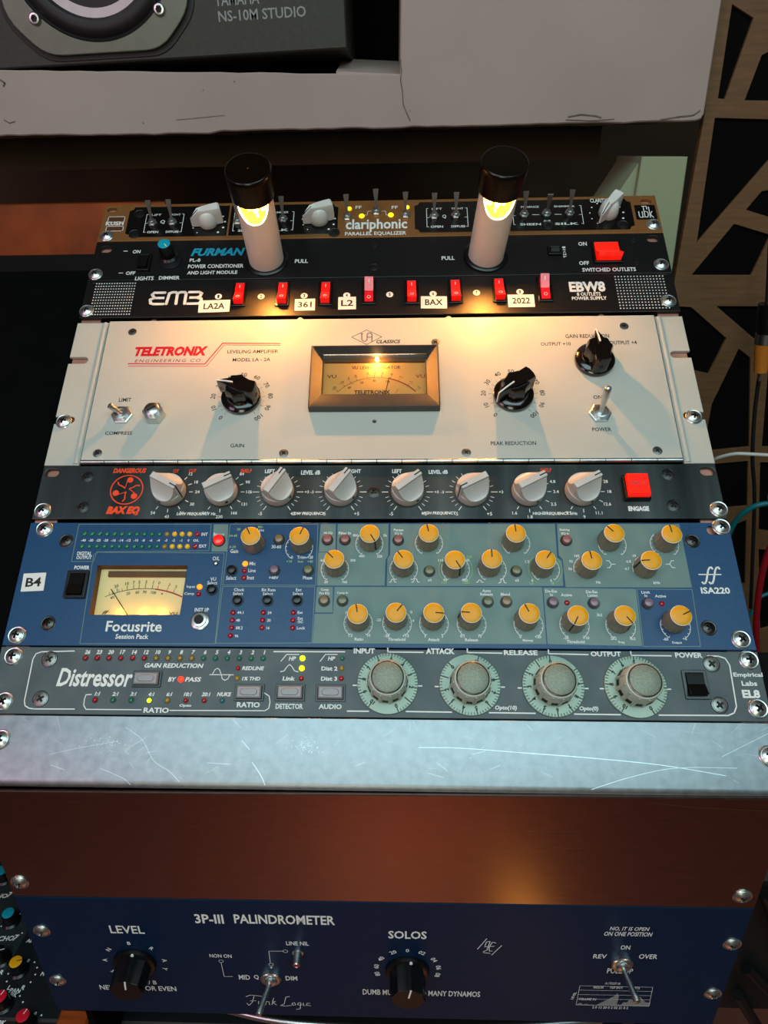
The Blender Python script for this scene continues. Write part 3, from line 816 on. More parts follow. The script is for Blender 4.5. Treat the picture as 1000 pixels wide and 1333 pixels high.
# ================================================================ 2: black power conditioner with the two pull-out lamps
F = unit('power_conditioner', 'black power conditioner with two lit pull-out lamp tubes, second unit from top', 'power conditioner', -90.1)
faceplate(F, 241.3, 44.0, 'black_satin', [oval(*(-231.8, 35.1), 10, 6.5), oval(*(231.6, 37.6), 10, 6.5)])
chassis(F, 44)
for p in ((-235.8, 6.9), (233.9, 9.0)): rack_screw(F, p, .2)
t = Ink('teal_print', .1); t.text('FURMAN', (-134.1, 30.4, 46.3, 8.78), shear=.28, bold=.03); t.build('maker_lettering', F, 'teal lettering')
w = Ink('white_print', .1)
w.text('PL-8', (-152.8, 21.4, 9.2, 3.90), bold=.01); w.text('POWER CONDITIONER', (-134.4, 14.4, 47.1, 4.29), bold=.012); w.text('AND LIGHT MODULE', (-136.6, 7.4, 42.3, 3.82), bold=.012)
w.text('ON', (-204.6, 32.1, 6.7, 3.98), bold=.012); w.text('OFF', (-206.1, 7.9, 7.9, 3.84), bold=.012); w.text('LIGHTS', (-193.4, 1.9, 15.7, 4.23), bold=.01); w.text('DIMMER', (-172.3, 2.2, 17.6, 3.80), bold=.01)
w.text('PULL', (-62.2, 18.6, 11.0, 4.29), bold=.012); w.text('PULL', (60.6, 19.6, 10.8, 4.27), bold=.012)
w.text('ON', (173.0, 33.2, 7.0, 4.32), bold=.012); w.text('OFF', (171.8, 11.9, 8.1, 4.19), bold=.012); w.text('SWITCHED OUTLETS', (191.1, 4.5, 43.3, 4.14), bold=.012)
for i, s_ in enumerate('15AMP'): w.text(s_, ((157.1, 29.6)[0], (157.1, 29.6)[1] - i * 2.6, 2.6, 1.8))
w.line([(-216.0, 33.0), (-212.7, 32.9)], .7); w.line([(-216.0, 8.3), (-212.7, 8.2)], .7)
w.build('lettering', F)
def rocker(par, p, w_, h_, m, frame='black_plastic', hz=4.0, up=True, marks=None, name='rocker_switch', label=None, tall=2.2):
    # bezel with a rocker tipped inside it
    o = put(shape(('rkf', w_, h_, frame), lambda: plate('bezel', frame, rrect(-w_ / 2 - 2, -h_ / 2 - 2, w_ / 2 + 2, h_ / 2 + 2, .8), [rect(-w_ / 2, -h_ / 2, w_ / 2, h_ / 2)], tall, tall + .3, .3)), name, par, p, label=label)
    def rk():
        b = MB(); a, c = (tall + .1, hz) if up else (hz, tall + .1)
        hw = w_ / 2 - .3; hh = h_ / 2 - .3
        pr = [(-hh, -1.0), (-hh, a), (0, tall + .9), (hh, c), (hh, -1.0)]
        b.stack([[(-hw, y, z) for y, z in pr], [(hw, y, z) for y, z in pr]])
        return b.mesh('rocker', m, 0)
    r_ = put(shape(('rk', w_, h_, m, up, hz), rk), 'rocker', o)
    return o, r_
rocker(F, (-196.0, 19.0), 7.5, 15, 'black_plastic', up=False)
rocker(F, (149.1, 25.5), 7.5, 6, 'black_plastic', hz=2.4)
def wave(par, p):
    o, r_ = rocker(par, p, 20, 20, 'red_button_lit', 'black_plastic', hz=10.5, up=False, label='lit red power rocker', tall=2.0)
    g = Ink('led_orange_lit', .05); return o
wave(F, (191.7, 22.9))
small_knob(F, (-175.7, 25.1), -52, 'teal_cap', 'black dimmer knob with teal cap', 6.2, 15)
put(MB().lathe([(9.6, .1), (9.6, .8), (8.8, 1.0)], 36).mesh('knob_skirt', 'black_satin', 40), 'knob_skirt', F, (-173.8, 21.2))
for p in ((-1.1, 10.6),): panel_screw(F, p, sc=.8)
for p in ((-0.7, 34.7), (215.5, 35.8), (214.3, 10.7)): panel_screw(F, p, sc=.45)

def lamp_tube(par, p, rx=0.0, ry=0.0, rz=0.0):
    R = 14.6; L = 62.0; n = 64
    base = put(MB().lathe([(18.5, .1), (18.5, 1.0), (17.4, 1.8), (16.0, 2.0), (15.4, 1.2)], 48).mesh('mounting_ring', 'black_plastic', 40), 'lamp_tube', par, p, rz=rz, rx=rx, ry=ry, label='pull-out lamp tube, lit')
    # shell with a rounded window cut out of the side that faces down the rack
    b = MB(); rows = [0.5 + (L - .5) * i / 60 for i in range(61)]
    def top(t): # height to which the shell wall reaches at angle t
        d = (t + PI / 2 + PI) % (2 * PI) - PI
        if abs(d) < .98: return 49.5 + 14.0 * (abs(d) / .98) ** 2.6
        return L + 2
    for Rr in (R, R - 1.3):
        vs = []; fs = []; rings = 26
        for k in range(rings + 1):
            for i in range(n):
                a = 2 * PI * i / n; z = 1.0 + (min(top(a), L + 2) - 1.0) * k / rings
                vs.append((Rr * math.cos(a), Rr * math.sin(a), z))
        for k in range(rings):
            for i in range(n):
                j = (i + 1) % n; q = (k * n + i, k * n + j, (k + 1) * n + j, (k + 1) * n + i)
                fs.append(q if Rr == R else q[::-1])
        b.add(vs, fs)
    m0 = 27 * n
    b.f += [(26 * n + i, 26 * n + (i + 1) % n, m0 + 26 * n + (i + 1) % n, m0 + 26 * n + i) for i in range(n)]
    put(b.mesh('frosted_shell', 'frosted_shell', 50), 'frosted_shell', base)
    # smoke coloured hood: closed round the top, wider than the tube
    c = MB(); H0 = 66.0; H1 = 89.0
    prof = [(R + .3, H0), (16.6, H0 + .4), (17.4, H1 - 4), (17.2, H1 - 1.2), (16.4, H1), (8, H1 + .2), (.5, H1 + .2)]
    c.stack([[(r * math.cos(2 * PI * i / n), r * math.sin(2 * PI * i / n), z) for i in range(n)] for r, z in prof + [(.5, H1 - 1.5), (15.2, H1 - 1.8), (15.4, H1 - 4), (14.2, H0)]], False, False)
    put(c.mesh('smoke_hood', 'smoke_cap', 40), 'smoke_hood', base)
    rg = MB(); rg.stack([[(r * math.cos(2 * PI * i / n), r * math.sin(2 * PI * i / n), z) for i in range(n)] for r, z in ((17.3, H1 - 1.0), (16.9, H1 - .2), (16.3, H1 + .15), (16.5, H1 - .6))], False, False)
    put(rg.mesh('hood_rim', 'black_gloss', 50), 'hood_rim', base)
    f = MB(); f.stack([[(r * math.cos(2 * PI * i / 40), r * math.sin(2 * PI * i / 40), z + k * (1 + math.sin(2 * PI * i / 40)) * 4.5) for i in range(40)] for r, z, k in ((3, 41, 0), (8, 42, .4), (11.5, 44, .8), (12.9, 46, 1.2), (12.7, 46.8, 1.2), (11, 45, .8), (7.5, 43, .4), (2.5, 42, 0))])
    put(f.mesh('reflector', 'lamp_reflector', 40), 'reflector', base)
    for k, (x, y, z) in enumerate(((0, -2.5, 55), (-5.5, 1, 54), (5.5, 1, 54))):
        q = MB(); q.lathe([(.4, -3.2), (2.0, -2.8), (2.8, 0), (2.6, 2), (1.4, 3.4), (.3, 3.8)], 18)
        put(q.mesh('bulb', 'lamp_bulb', 60), 'bulb', base, (x, y, z))
    l = bpy.data.lights.new('lamp_light', 'POINT'); l.energy = LAMP_POWER; l.color = (1.0, 0.37, 0.06); l.shadow_soft_size = .003
    lo = bpy.data.objects.new('lamp_light', l); lo.parent = base; lo.location = (0, -.0090, .0570); col.objects.link(lo)
lamp_tube(F, (-91.9, 20.9))
lamp_tube(F, (91.9, 21.5), ry=math.radians(2.2), rx=math.radians(-1))

# ================================================================ 3: black outlet power supply with red rockers
U3 = unit('power_supply', 'black outlet power supply with eight red rockers, third unit from top', 'power supply', -129.8)
faceplate(U3, 241.3, 39.2, 'black_satin', [oval(*(-232.2, 35.6), 9, 2.6), oval(*(232.0, 36.8), 9, 2.6)])
chassis(U3, 39)
for p in ((-236.2, 7.3), (233.4, 10.3)): rack_screw(U3, p, .9)
g = Ink('grey_print', .1)
def holes_grid(x0, x1, y0, y1, nx, ny):
    for i in range(nx):
        for j in range(ny):
            g.area(rect(x0 + (x1 - x0) * i / (nx - 1) - .52, y0 + (y1 - y0) * j / (ny - 1) - .52, x0 + (x1 - x0) * i / (nx - 1) + .52, y0 + (y1 - y0) * j / (ny - 1) + .52))
(gx0, gy0), (gx1, gy1) = (-234.9, 7.3), (-200.3, 35.4)
holes_grid(-233, gx1, 3.5, 36.5, 16, 12)
(gx0, gy0), (gx1, gy1) = (194.9, 8.5), (235.9, 34.3)
holes_grid(gx0, 233, 3.5, 36.5, 16, 12)
g.m = 'white_print'; go = g.build('perforation_dots', U3); go['kind'] = 'stuff'
w = Ink('white_print', .1)
w.norm((-164.0, 19.9, 42.3, 13.09), [[(.27, .95), (.06, .95), (.02, .8), (.08, .52), (.26, .52)], [(.08, .52), (0.0, .4), (.02, .1), (.08, .03), (.27, .03)],
       [(.33, .03), (.36, .88), (.42, .97), (.48, .97), (.52, .88), (.52, .03)], [(.52, .88), (.58, .97), (.66, .97), (.69, .85), (.69, .03)],
       [(.75, .97), (.94, .97), (1, .85), (.97, .6), (.9, .52), (.78, .52)], [(.9, .52), (1, .42), (1.02, .15), (.95, .03), (.75, .03)]], 2.5,
       [(.27, .95), (.27, .03), (.33, .03), (.52, .03), (.69, .03), (.75, .97), (.75, .03), (.36, .88), (.52, .88), (.69, .85), (.06, .95), (.02, .8), (.02, .1), (.08, .03), (.94, .97), (1, .85), (1.02, .15), (.95, .03), (.48, .97), (.42, .97), (.58, .97), (.66, .97)])
w.text('EBW8', (171.3, 26.3, 28.8, 10.90), bold=.03); w.text('8 OUTLETS', (171.7, 18.6, 18.9, 3.59), bold=.012); w.text('POWER SUPPLY', (171.6, 14.3, 27.6, 3.57), bold=.012)
nums = [(-128.7, 21.0), (-93.4, 20.4), (-58.0, 20.6), (-23.1, 20.5), (11.9, 20.7), (47.1, 20.9), (82.2, 21.5), (117.1, 21.8)]
for p in nums: w.dot(p, 2.9, 20)
w.build('lettering', U3)
k = Ink('black_print', .16)
for i, p in enumerate(nums): k.text(str(i + 1), (p[0], p[1], 1.6, 3.4), bold=.02)
k.build('outlet_numbers', U3)
for i, p in enumerate(((-111.4, 22.7), (-75.8, 22.6), (-40.5, 22.4), (-5.0, 23.0), (29.7, 22.8), (65.2, 23.0), (100.6, 23.7), (137.0, 23.8))):
    off = i in (3, 7)
    o, r_ = rocker(U3, p, 7.6, 22, 'red_rocker_off' if off else 'red_rocker', 'black_gloss', hz=7.0, up=off, label='lit red rocker switch' if not off else 'red rocker switch tipped the other way', tall=1.6)
    m_ = Ink('white_print', 4.6 if not off else 4.6)
    k1 = Ink('white_print', 0); k1.line([(0, 5.5), (0, 8.5)], .5); k1.arc((0, -6.2), 1.3, 0, 360, .4, 14)
    km = k1.build('rocker_marks', o)
    # lay the marks on the two tilted faces
    for v in km.data.vertices:
        y = v.co.y * 1000; lo_, hi_ = (1.7, 7.0) if off else (7.0, 1.7)
        zz = 2.5 + (abs(y) / 10.7) * ((hi_ if y > 0 else lo_) - 2.5); v.co.z = (zz + .15) * MM
def tape(par, s_, c, w_, h_, rot=0.0, bold=.012):
    o = put(MB().box(-w_ / 2, w_ / 2, -h_ / 2, h_ / 2, .1, .5).mesh('tape_label', 'tape_white', 0), 'tape_label', par, c, math.radians(rot), label='white tape label')
    Ink('black_print', .56).text(s_, (0, 0, w_ * .68, h_ * .5), bold=bold).build('tape_lettering', o)
tape(U3, 'LA2A', (-131.1, 10.5), 25.5, 12.4, 1.5); tape(U3, '361', (-56.9, 10.9), 16.5, 12, 1); tape(U3, 'L2', (-22.6, 12.0), 14.5, 12.8, 1)
tape(U3, 'BAX', (47.5, 11.7), 21, 12.4, -1); tape(U3, '2022', (117.3, 12.2), 21, 12.6, 0)
# screw tips standing in the gap below
gap = [(-182.8, 1.9), (-61.8, 2.1), (58.5, 2.3), (178.8, 4.0)]

# ================================================================ 4: pale three-unit tube amplifier
Lm = unit('leveling_amplifier', 'pale grey leveling amplifier with bronze-framed meter and black knobs', 'amplifier', -267.0)
slots = [rect(-245, (-235.7, 94.9)[1] - 3.2, (-233.2, 94.8)[0], (-235.7, 94.9)[1] + 3.2), rect((232.6, 95.3)[0], (233.8, 95.3)[1] - 3.2, 245, (233.8, 95.3)[1] + 3.2),
         rect(-245, (-242.2, 39.1)[1] - 3.2, (-229.2, 39.0)[0], (-242.2, 39.1)[1] + 3.2), rect((231.9, 39.8)[0], (231.9, 39.8)[1] - 3.2, 245, (231.9, 39.8)[1] + 3.2)]
dx0 = (-210.3, 66.8)[0] ; 
dl, dr = (-214.2, 129.7)[0], (229.6, 130.3)[0]
dl2, dr2 = (-215.2, 3.4)[0], (214.1, 3.9)[0]
DL = (dl + dl2) / 2; DR = 219.5
def ear(sx):
    y1, y2 = [s_[0][1] for s_ in (slots[0], slots[2])] if sx < 0 else [s_[0][1] for s_ in (slots[1], slots[3])]
    xo = 241.5 * sx; xi = (-DL + .6) * sx if sx < 0 else DR + 1.0
    xi = DL - .8 if sx < 0 else DR + .8
    xs = 229.5 * sx; r = 3.2
    def hook(yb):  # a slot open to the outer edge
        return [(xo, yb)] + [(xs + (-sx) * math.sin(PI * i / 8) * r, yb + r - r * math.cos(PI * i / 8)) for i in range(9)] + [(xo, yb + 2 * r)]
    return [(xi, 0), (xo, 0)] + hook(min(y1, y2)) + hook(max(y1, y2)) + [(xo, 132.2), (xi, 132.2)]
for sx in (-1, 1):
    put(plate('ear', 'grey_paint', ear(sx), [], 0, 3, .5), 'mounting_ear', Lm)
    xa = DL if sx < 0 else DR
    b = MB(); b.tube([(xa - sx * (-3.4), 1, -1.4), (xa + sx * 3.4, 131.5, -1.4)], 2.6, 20); put(b.mesh('rounded_edge', 'grey_paint', 40), 'rounded_edge', Lm)
chassis(Lm, 132.2, w=217, z=-8)
zM = 2.0
mo = ((-39.7, 96.9), (39.7, 58.7))
door = [(DL + .6, 3.2), (DR - .6, 3.2), (DR - .6, 131.9), (DL + .6, 131.9)]
mx0, my1 = (-39.6, 96.6); mx1, my0 = (39.7, 58.4)
hole = (0.5, 35.4)
put(plate('door_panel', 'grey_paint', door, [rect(mx0 - 3, my0 - 3, mx1 + 3, my1 + 3), circle(hole[0], hole[1], 1.5)], zM, 4.5, .4), 'door_panel', Lm)
for p in ((-193.9, 120.9), (-202.5, 8.9), (-65.1, 8.3), (66.7, 8.3), (202.1, 9.2), (194.3, 121.3), (47.5, 107.4)):
    panel_screw(Lm, p, random.random() * 3, z=zM, sc=.72, m='dark_steel')
for p in ((-234.0, 37.7), (233.4, 38.5)): rack_screw(Lm, p, .7)
# hinge with its knuckles along the bottom
hx0, hx1 = DL + 1, DR - 1; nk = 24
hinge = put(MB().tube([(hx0, 1.6, 1.6), (hx1, 1.6, 1.6)], .9, 12).mesh('hinge_pin', 'dark_steel', 40), 'hinge', Lm)
stp = (hx1 - hx0) / nk
kn = MB().tube([(.35, 0, 0), (stp - .35, 0, 0)], 1.75, 14).mesh('knuckle', 'steel', 40)
for i in range(nk): put(kn, 'knuckle', hinge, (hx0 + i * stp, 1.6, 1.6))
for p in ((-179.2, 134.1), (-59.9, 133.5), (58.7, 133.7), (179.1, 135.1)):
    put(shape('stub', lambda: MB().lathe([(2.6, -2), (2.6, .6), (2.0, 1.4), (.4, 1.6)], 16).mesh('stud', 'steel', 40)), 'stud', Lm, (p[0], 133.4, -1.5))
# meter
mt = put(plate('meter_face', 'amber_face', rect(mx0 - 2.5, my0 - 2.5, mx1 + 2.5, my1 + 2.5), [], -5, 1, .1), 'meter', Lm, label='amber lit level meter')
b = MB()
bz = 9.0
ox0, oy1 = (-48.5, 100.0); ox1, oy0 = (48.9, 43.5)
O = rect(ox0, oy0, ox1, oy1); I = rect(mx0, my0, mx1, my1)
b.stack([[(x, y, zM) for x, y in O], [(x, y, bz - .5) for x, y in O], [(x, y, bz) for x, y in inset(O, .5)], [(x, y, bz) for x, y in inset(O, 1.0)], [(x, y, 3.6) for x, y in inset(I, -.2)], [(x, y, -5.5) for x, y in I]], False, False)
put(b.mesh('bezel', 'bezel_bronze', 25), 'bezel', mt)
put(MB().box(mx0 + .5, mx1 - .5, my1 - 3.4, my1 + 1, -4.9, -3.2).mesh('scale_ledge', 'window_frame', 0), 'scale_ledge', mt)
put(MB().box(mx0, mx1, my0, my1, 1.4, 2.2).mesh('meter_glass', 'clear_glass', 0), 'meter_glass', mt)
mlp = (2.0, 94.4)
put(MB().lathe([(.4, -2), (1.4, -1.6), (1.7, 0), (1.2, 1.4), (.3, 1.9)], 16).mesh('bulb', 'meter_lamp', 60), 'bulb', mt, (mlp[0], mlp[1], -1.5))
l = bpy.data.lights.new('meter_light', 'POINT'); l.energy = .045; l.color = (1.0, .55, .18); l.shadow_soft_size = .003
lo = bpy.data.objects.new('meter_light', l); lo.parent = mt; lo.location = (mlp[0] * MM, mlp[1] * MM - .002, -.0005); col.objects.link(lo)
k = Ink('black_print', -4.9)
fx = lambda x, y: None
c0 = (-0.3, 79.6); c1 = (-28.3, 66.2); c2 = (32.1, 65.7)
def circ3(a, b_, c_):
    ax, ay = a; bx, by = b_; cx, cy = c_
    d = 2 * (ax * (by - cy) + bx * (cy - ay) + cx * (ay - by))
    ux = ((ax ** 2 + ay ** 2) * (by - cy) + (bx ** 2 + by ** 2) * (cy - ay) + (cx ** 2 + cy ** 2) * (ay - by)) / d
    uy = ((ax ** 2 + ay ** 2) * (cx - bx) + (bx ** 2 + by ** 2) * (ax - cx) + (cx ** 2 + cy ** 2) * (bx - ax)) / d
    return (ux, uy), math.hypot(ax - ux, ay - uy)
cc, rr = circ3(c1, c0, c2)
ang = lambda p: math.degrees(math.atan2(p[1] - cc[1], p[0] - cc[0]))
a0_, a1_, ar = ang(c1), ang(c2), ang((12.2, 78.0))
k.arc(cc, rr, a0_, ar, .35, 30)
marks = [('-20', a0_ - 1), ('-10', ang((-23.3, 72.2))), ('-7', ang((-18.7, 75.8))), ('-5', ang((-13.7, 77.9))), ('-3', ang((-5.1, 79.4))), ('-2', ang((-0.0, 79.5))), ('-1', ang((5.3, 79.3))), ('0', ang((12.2, 78.0)))]
k.ticks(cc, rr, rr + 2.2, [a for t_, a in marks], .3)
k.around(cc, rr + 4.3, marks, 2.3, True)
k.around(cc, rr - 3.0, [('40', ang((-19.1, 70.0))), ('60', ang((-9.8, 75.7))), ('80', ang((0.0, 77.0))), ('100', ang((10.4, 75.5)))], 1.9)
for x in (446, 461.5, 478, 487.5, 496): k.dot((cc[0] + (rr - 1.2) * math.cos(math.radians(ang((-0.3, 79.9)) + (487.5 - x) * .62)), cc[1] + (rr - 1.2) * math.sin(math.radians(ang((-0.3, 79.9)) + (487.5 - x) * .62))), .35, 8)
k.text('VU LEVEL INDICATOR', (1.3, 89.0, 38.0, 2.93)); k.text('VU', (-33.1, 80.8, 7.2, 3.27)); k.text('TELETRONIX', (-1.7, 65.8, 27.6, 3.89), bold=.02)
k.build('scale_markings', mt)
r_ = Ink('red_print', -4.9)
r_.arc(cc, rr, ar, a1_ + 1.5, .9, 20); 
mk2 = [('+1', ang((19.0, 76.8))), ('+2', ang((26.3, 72.5))), ('+3', ang((31.5, 67.4)))]
r_.ticks(cc, rr, rr + 2.2, [a for t_, a in mk2], .3); r_.around(cc, rr + 4.3, mk2, 2.1, True); r_.text('VU', (35.4, 80.5, 7.4, 3.25)); r_.line([(16.2, 64.8), (18.6, 68.6)], .3)
r_.build('red_scale', mt)
na, nb = (8.0, 62.4), (11.4, 78.7)
nd = MB().tube([(na[0], na[1], -3.6), (nb[0], nb[1], -3.6)], .28, 6); 
put(nd.mesh('needle', 'black_print', 0), 'needle', mt)
# print on the door
k = Ink('black_print', zM + .08)
k.text('LEVELING AMPLIFIER', (-95.3, 100.1, 40.0, 3.36)); k.text('MODEL LA - 2A', (-95.6, 92.3, 29.5, 3.32)); k.text('LIMIT', (-189.4, 55.7, 9.5, 3.50)); k.text('COMPRESS', (-189.6, 26.1, 20.3, 3.01))
k.text('GAIN', (-99.7, 14.9, 10.2, 3.26)); k.text('PEAK REDUCTION', (100.9, 15.8, 32.4, 3.21)); k.text('POWER', (165.2, 27.1, 13.7, 3.26)); k.text('GAIN REDUCTION', (164.8, 111.9, 33.5, 3.73))
k.text('OUTPUT +10', (139.9, 104.6, 22.9, 3.32)); k.text('OUTPUT +4', (191.3, 105.2, 20.7, 3.68)); k.text('ON', (165.8, 55.1, 6.5, 3.41)); k.text('CLASSICS', (10.8, 108.5, 18.9, 3.38), shear=.25, bold=.02)
dm = [(-18.0, 113.2), (-6.3, 120.2), (5.6, 113.2), (-6.1, 105.9)]
k.line(dm, .45, True)
k.norm((-5.9, 113.0, 8.4, 9.07), [[(.0, .9), (.0, .3), (.1, .1), (.35, .05), (.5, .2), (.5, .8), (.62, .95), (.82, .95), (.95, .8), (.95, .02)], [(.5, .5), (.95, .5)], [(-.1, .9), (.12, .9)]], .6)
def dialscale(c, r0, r1):
    k.ticks(c, r0, r0 + 2.4, [230 - 28 * i for i in range(11)], .25); k.ticks(c, r0 + .6, r0 + 2.0, [216 - 28 * i for i in range(10)], .2)
    k.around(c, r1, [(str(i * 10), 230 - 28 * i) for i in range(11)], 3.6)
g1, g2, g3 = (-100.2, 56.0), (103.7, 57.0), (167.1, 88.0)
dialscale(g1, 15.8, 22.0); dialscale(g2, 15.8, 22.0)
k.build('lettering', Lm)
r_ = Ink('red_print', zM + .08)
r_.text('TELETRONIX', (-159.9, 101.2, 58.2, 9.38), shear=.22, bold=.045)
ln = [(-192.4, 89.5), (-131.5, 87.4), (-119.5, 108.4), (-74.0, 107.5)]
r_.line([(-192.4, 89.5), (-131.9, 88.5), (-119.8, 108.6), (-74.1, 107.7)], .9); r_.line([(-192.0, 87.2), (-130.5, 86.3), (-118.4, 106.8), (-73.9, 105.9)], .5)
r_.build('maker_lettering', Lm, 'red lettering')
r_ = Ink('maroon_print', zM + .08); r_.text('ENGINEERING CO.', (-160.7, 92.1, 53.8, 2.96), shear=.2, sp=1.3); r_.build('maker_line', Lm)
bakelite_knob(Lm, g1, 163); bakelite_knob(Lm, g2, 215); bakelite_knob(Lm, g3, 93, label='black selector knob pointing up')
toggle(Lm, (-189.2, 41.5), 38, 165, 11, r=2.0, nut=8.2, z=zM)
toggle(Lm, (165.5, 40.3), 20, 84, 22, r=2.2, nut=8.2, z=zM)
jk = put(MB().lathe([(8.4, 0), (8.4, 5), (8.0, 6.5)], 36, rf=hexf).mesh('nut', 'chrome', 25), 'slotted_adjuster', Lm, (*(-164.3, 41.3), zM))
put(MB().lathe([(5.6, 6), (5.6, 9.2), (4.6, 10)], 28).mesh('bushing', 'steel', 40), 'bushing', jk); put(MB().box(-3.6, 3.6, -.6, .6, 9.4, 10.2).mesh('slot', 'recess_shade', 0), 'slot', jk, rz=.6)

# ================================================================ 5: black brushed tone equaliser
Bx = unit('equalizer', 'brushed black equalizer with eight grey bar knobs and orange emblem', 'equalizer', -310.3)
faceplate(Bx, 241.3, 42.7, 'bax_panel', [oval(*(-234.1, 37.1), 10, 6.5), oval(*(234.8, 36.7), 10, 6.5)])
chassis(Bx, 42.7)
for p in ((-234.7, 6.3), (236.9, 7.0)): rack_screw(Bx, p, .4)
for p in ((-207.6, 33.8), (-206.5, 9.3), (0.4, 20.9), (207.3, 34.4), (206.9, 10.0)): panel_screw(Bx, p, random.random(), sc=.95)
BK = [(-144.9, 21.2), (-107.7, 21.1), (-67.5, 21.0), (-22.8, 20.9), (24.2, 20.8), (69.2, 20.7), (108.4, 20.9), (145.3, 20.9)]
for p, a in zip(BK, (-28.6, 27, 58, 54.7, 38, 208, 28, 28)): bax_knob(Bx, p, a)
r_ = Ink('orange_print', .1)
r_.text('DANGEROUS', (-177.0, 38.6, 24.3, 4.14), shear=.2, bold=.05); r_.text('BAX EQ', (-176.8, 6.3, 24.0, 7.23), shear=.25, bold=.06)
r_.text('CUT', (-130.7, 38.3, 5.6, 3.17), bold=.05, shear=.15); r_.text('CUT', (-143.0, 38.2, 4.2, 2.85), bold=.05, shear=.15); r_.text('SHELF', (-91.8, 38.2, 8.4, 3.16), bold=.05, shear=.15); r_.text('SHELF', (122.4, 38.0, 8.1, 3.11), bold=.05, shear=.15)
ec = (-176.8, 23.1)
r_.arc(ec, 11.6, 0, 360, .9, 40)
for a in (80, 200, 320):
    q = math.radians(a); r_.dot((ec[0] + 8.0 * math.cos(q), ec[1] + 8.0 * math.sin(q)), 2.3, 16)
    f = lambda r, d: (ec[0] + r * math.cos(math.radians(a + d)), ec[1] + r * math.sin(math.radians(a + d)))
    r_.line([f(7.5, 14), f(1.8, 60)], .5); r_.line([f(1.8, 60), f(4.5, 62), f(7.5, 68), f(9.5, 60)], .9)
r_.build('maker_lettering', Bx, 'orange lettering and round emblem')
w = Ink('white_print', .1)
for c, n_ in zip(BK[:2], (('54', '43', '36', '30', '24', '18', '12'), ('361', '230', '166', '131', '116', '98', '84'))):
    an = [-122, -90, -58, -30, 0, 24, 48]; w.ticks(c, 13.6, 16.0, an, .5); w.around(c, 19.5, list(zip(n_, an)), 2.4, False)
for c, n_ in zip(BK[6:], (('1.6', '1.8', '2.1', '2.5', '3.4', '4.8', '7'), ('7.5', '9', '11.1', '12.6', '18', '28', '70'))):
    an = [-122, -90, -58, -30, 0, 24, 48]; w.ticks(c, 13.6, 16.0, an, .5); w.around(c, 19.5, list(zip(n_, an)), 2.4, False)
for c in BK[2:6]:
    w.ticks(c, 13.6, 18.0, [180, 0], .5); w.ticks(c, 13.6, 16, [196, 208, 222, -16, -28, -42, 18, 34, 50, 162, 146, 130, 114, 66], .35); w.ticks(c, 13.6, 17, [236, -56], .5)
    w.around(c, 20.5, [('-3', 180), ('+3', 0)], 2.2, False); w.around(c, 20.5, [('-5', 236), ('+5', -56)], 2.6, False)
w.text('LOW FREQUENCY Hz', (-124.2, 3.7, 27.8, 2.69), bold=.02, shear=.12); w.text('LOW FREQUENCY', (-45.1, 3.9, 23.2, 2.67), bold=.04, shear=.12); w.text('HIGH FREQUENCY', (45.8, 4.2, 23.9, 2.65), bold=.04, shear=.12); w.text('HIGH FREQUENCY kHz', (125.6, 3.8, 30.7, 2.64), bold=.04, shear=.12)
w.text('LEVEL dB', (-45.0, 36.6, 13.8, 3.45), bold=.03); w.text('LEVEL dB', (46.3, 36.8, 13.6, 3.12), bold=.03); w.text('LEFT', (-74.5, 37.8, 7.2, 3.15), bold=.03); w.text('RIGHT', (-13.8, 37.6, 9.9, 3.14), bold=.03); w.text('LEFT', (16.9, 37.5, 6.9, 3.13), bold=.03)
w.text('ENGAGE', (182.9, 7.6, 14.1, 3.81), bold=.05)
w.build('lettering', Bx)
eb = put(MB().bevel_box(-8.6, 8.6, -9.4, 9.4, 0, 4.2, .6).mesh('button_housing', 'black_plastic', 30), 'engage_button', Bx, (182.7, 22.6), label='square red lit button in black housing')
put(MB().bevel_box(-7.2, 7.2, -8.2, 8.2, 4, 9.0, .8).mesh('button_cap', 'red_button_lit', 30), 'button_cap', eb)
Ink('maroon_print', 9.1).text('IN/OUT', (0, .6, 10.5, 2.6), bold=.03).build('button_lettering', eb)

# ================================================================ 6: blue channel strip
Is = unit('channel_strip', 'blue two-unit channel strip with rows of yellow-capped knobs', 'channel strip', -401.2)
vm = [(-187.8, 55.9), (-125.8, 56.0), (-126.7, 21.3), (-187.3, 21.0)]
vz = -7.0
faceplate(Is, 241.3, 88.0, 'blue_paint', [vm, oval(*(230.9, 82.4), 10, 6.5)])
for o in [c for c in bpy.data.objects if c.parent is Is and c.name.startswith('faceplate')]: pass
put(MB().box(-216, 216, 1.2, 86.8, -150, -9).mesh('chassis', 'black_matte', 0), 'chassis', Is)
for p in ((-230.3, 82.9), (-232.7, 6.6), (235.9, 84.6), (232.8, 6.8)): rack_screw(Is, p, random.random())
for p in ((-213.1, 74.0), (-213.6, 14.8), (214.8, 74.3), (214.3, 14.2)): 
    o = rack_screw(Is, p, random.random()); o.name = 'panel_screw'; o.scale = (.82, .82, .55)
    def f():
        me = shape('pan', me_pan).copy(); me.materials[0] = MATS['black_screw']; return me
    o.data = shape('panblack', f)
tape(Is, 'B4', (-229.5, 43.5), 15.5, 13, 3)
z_ = Ink('zone_print', .04)
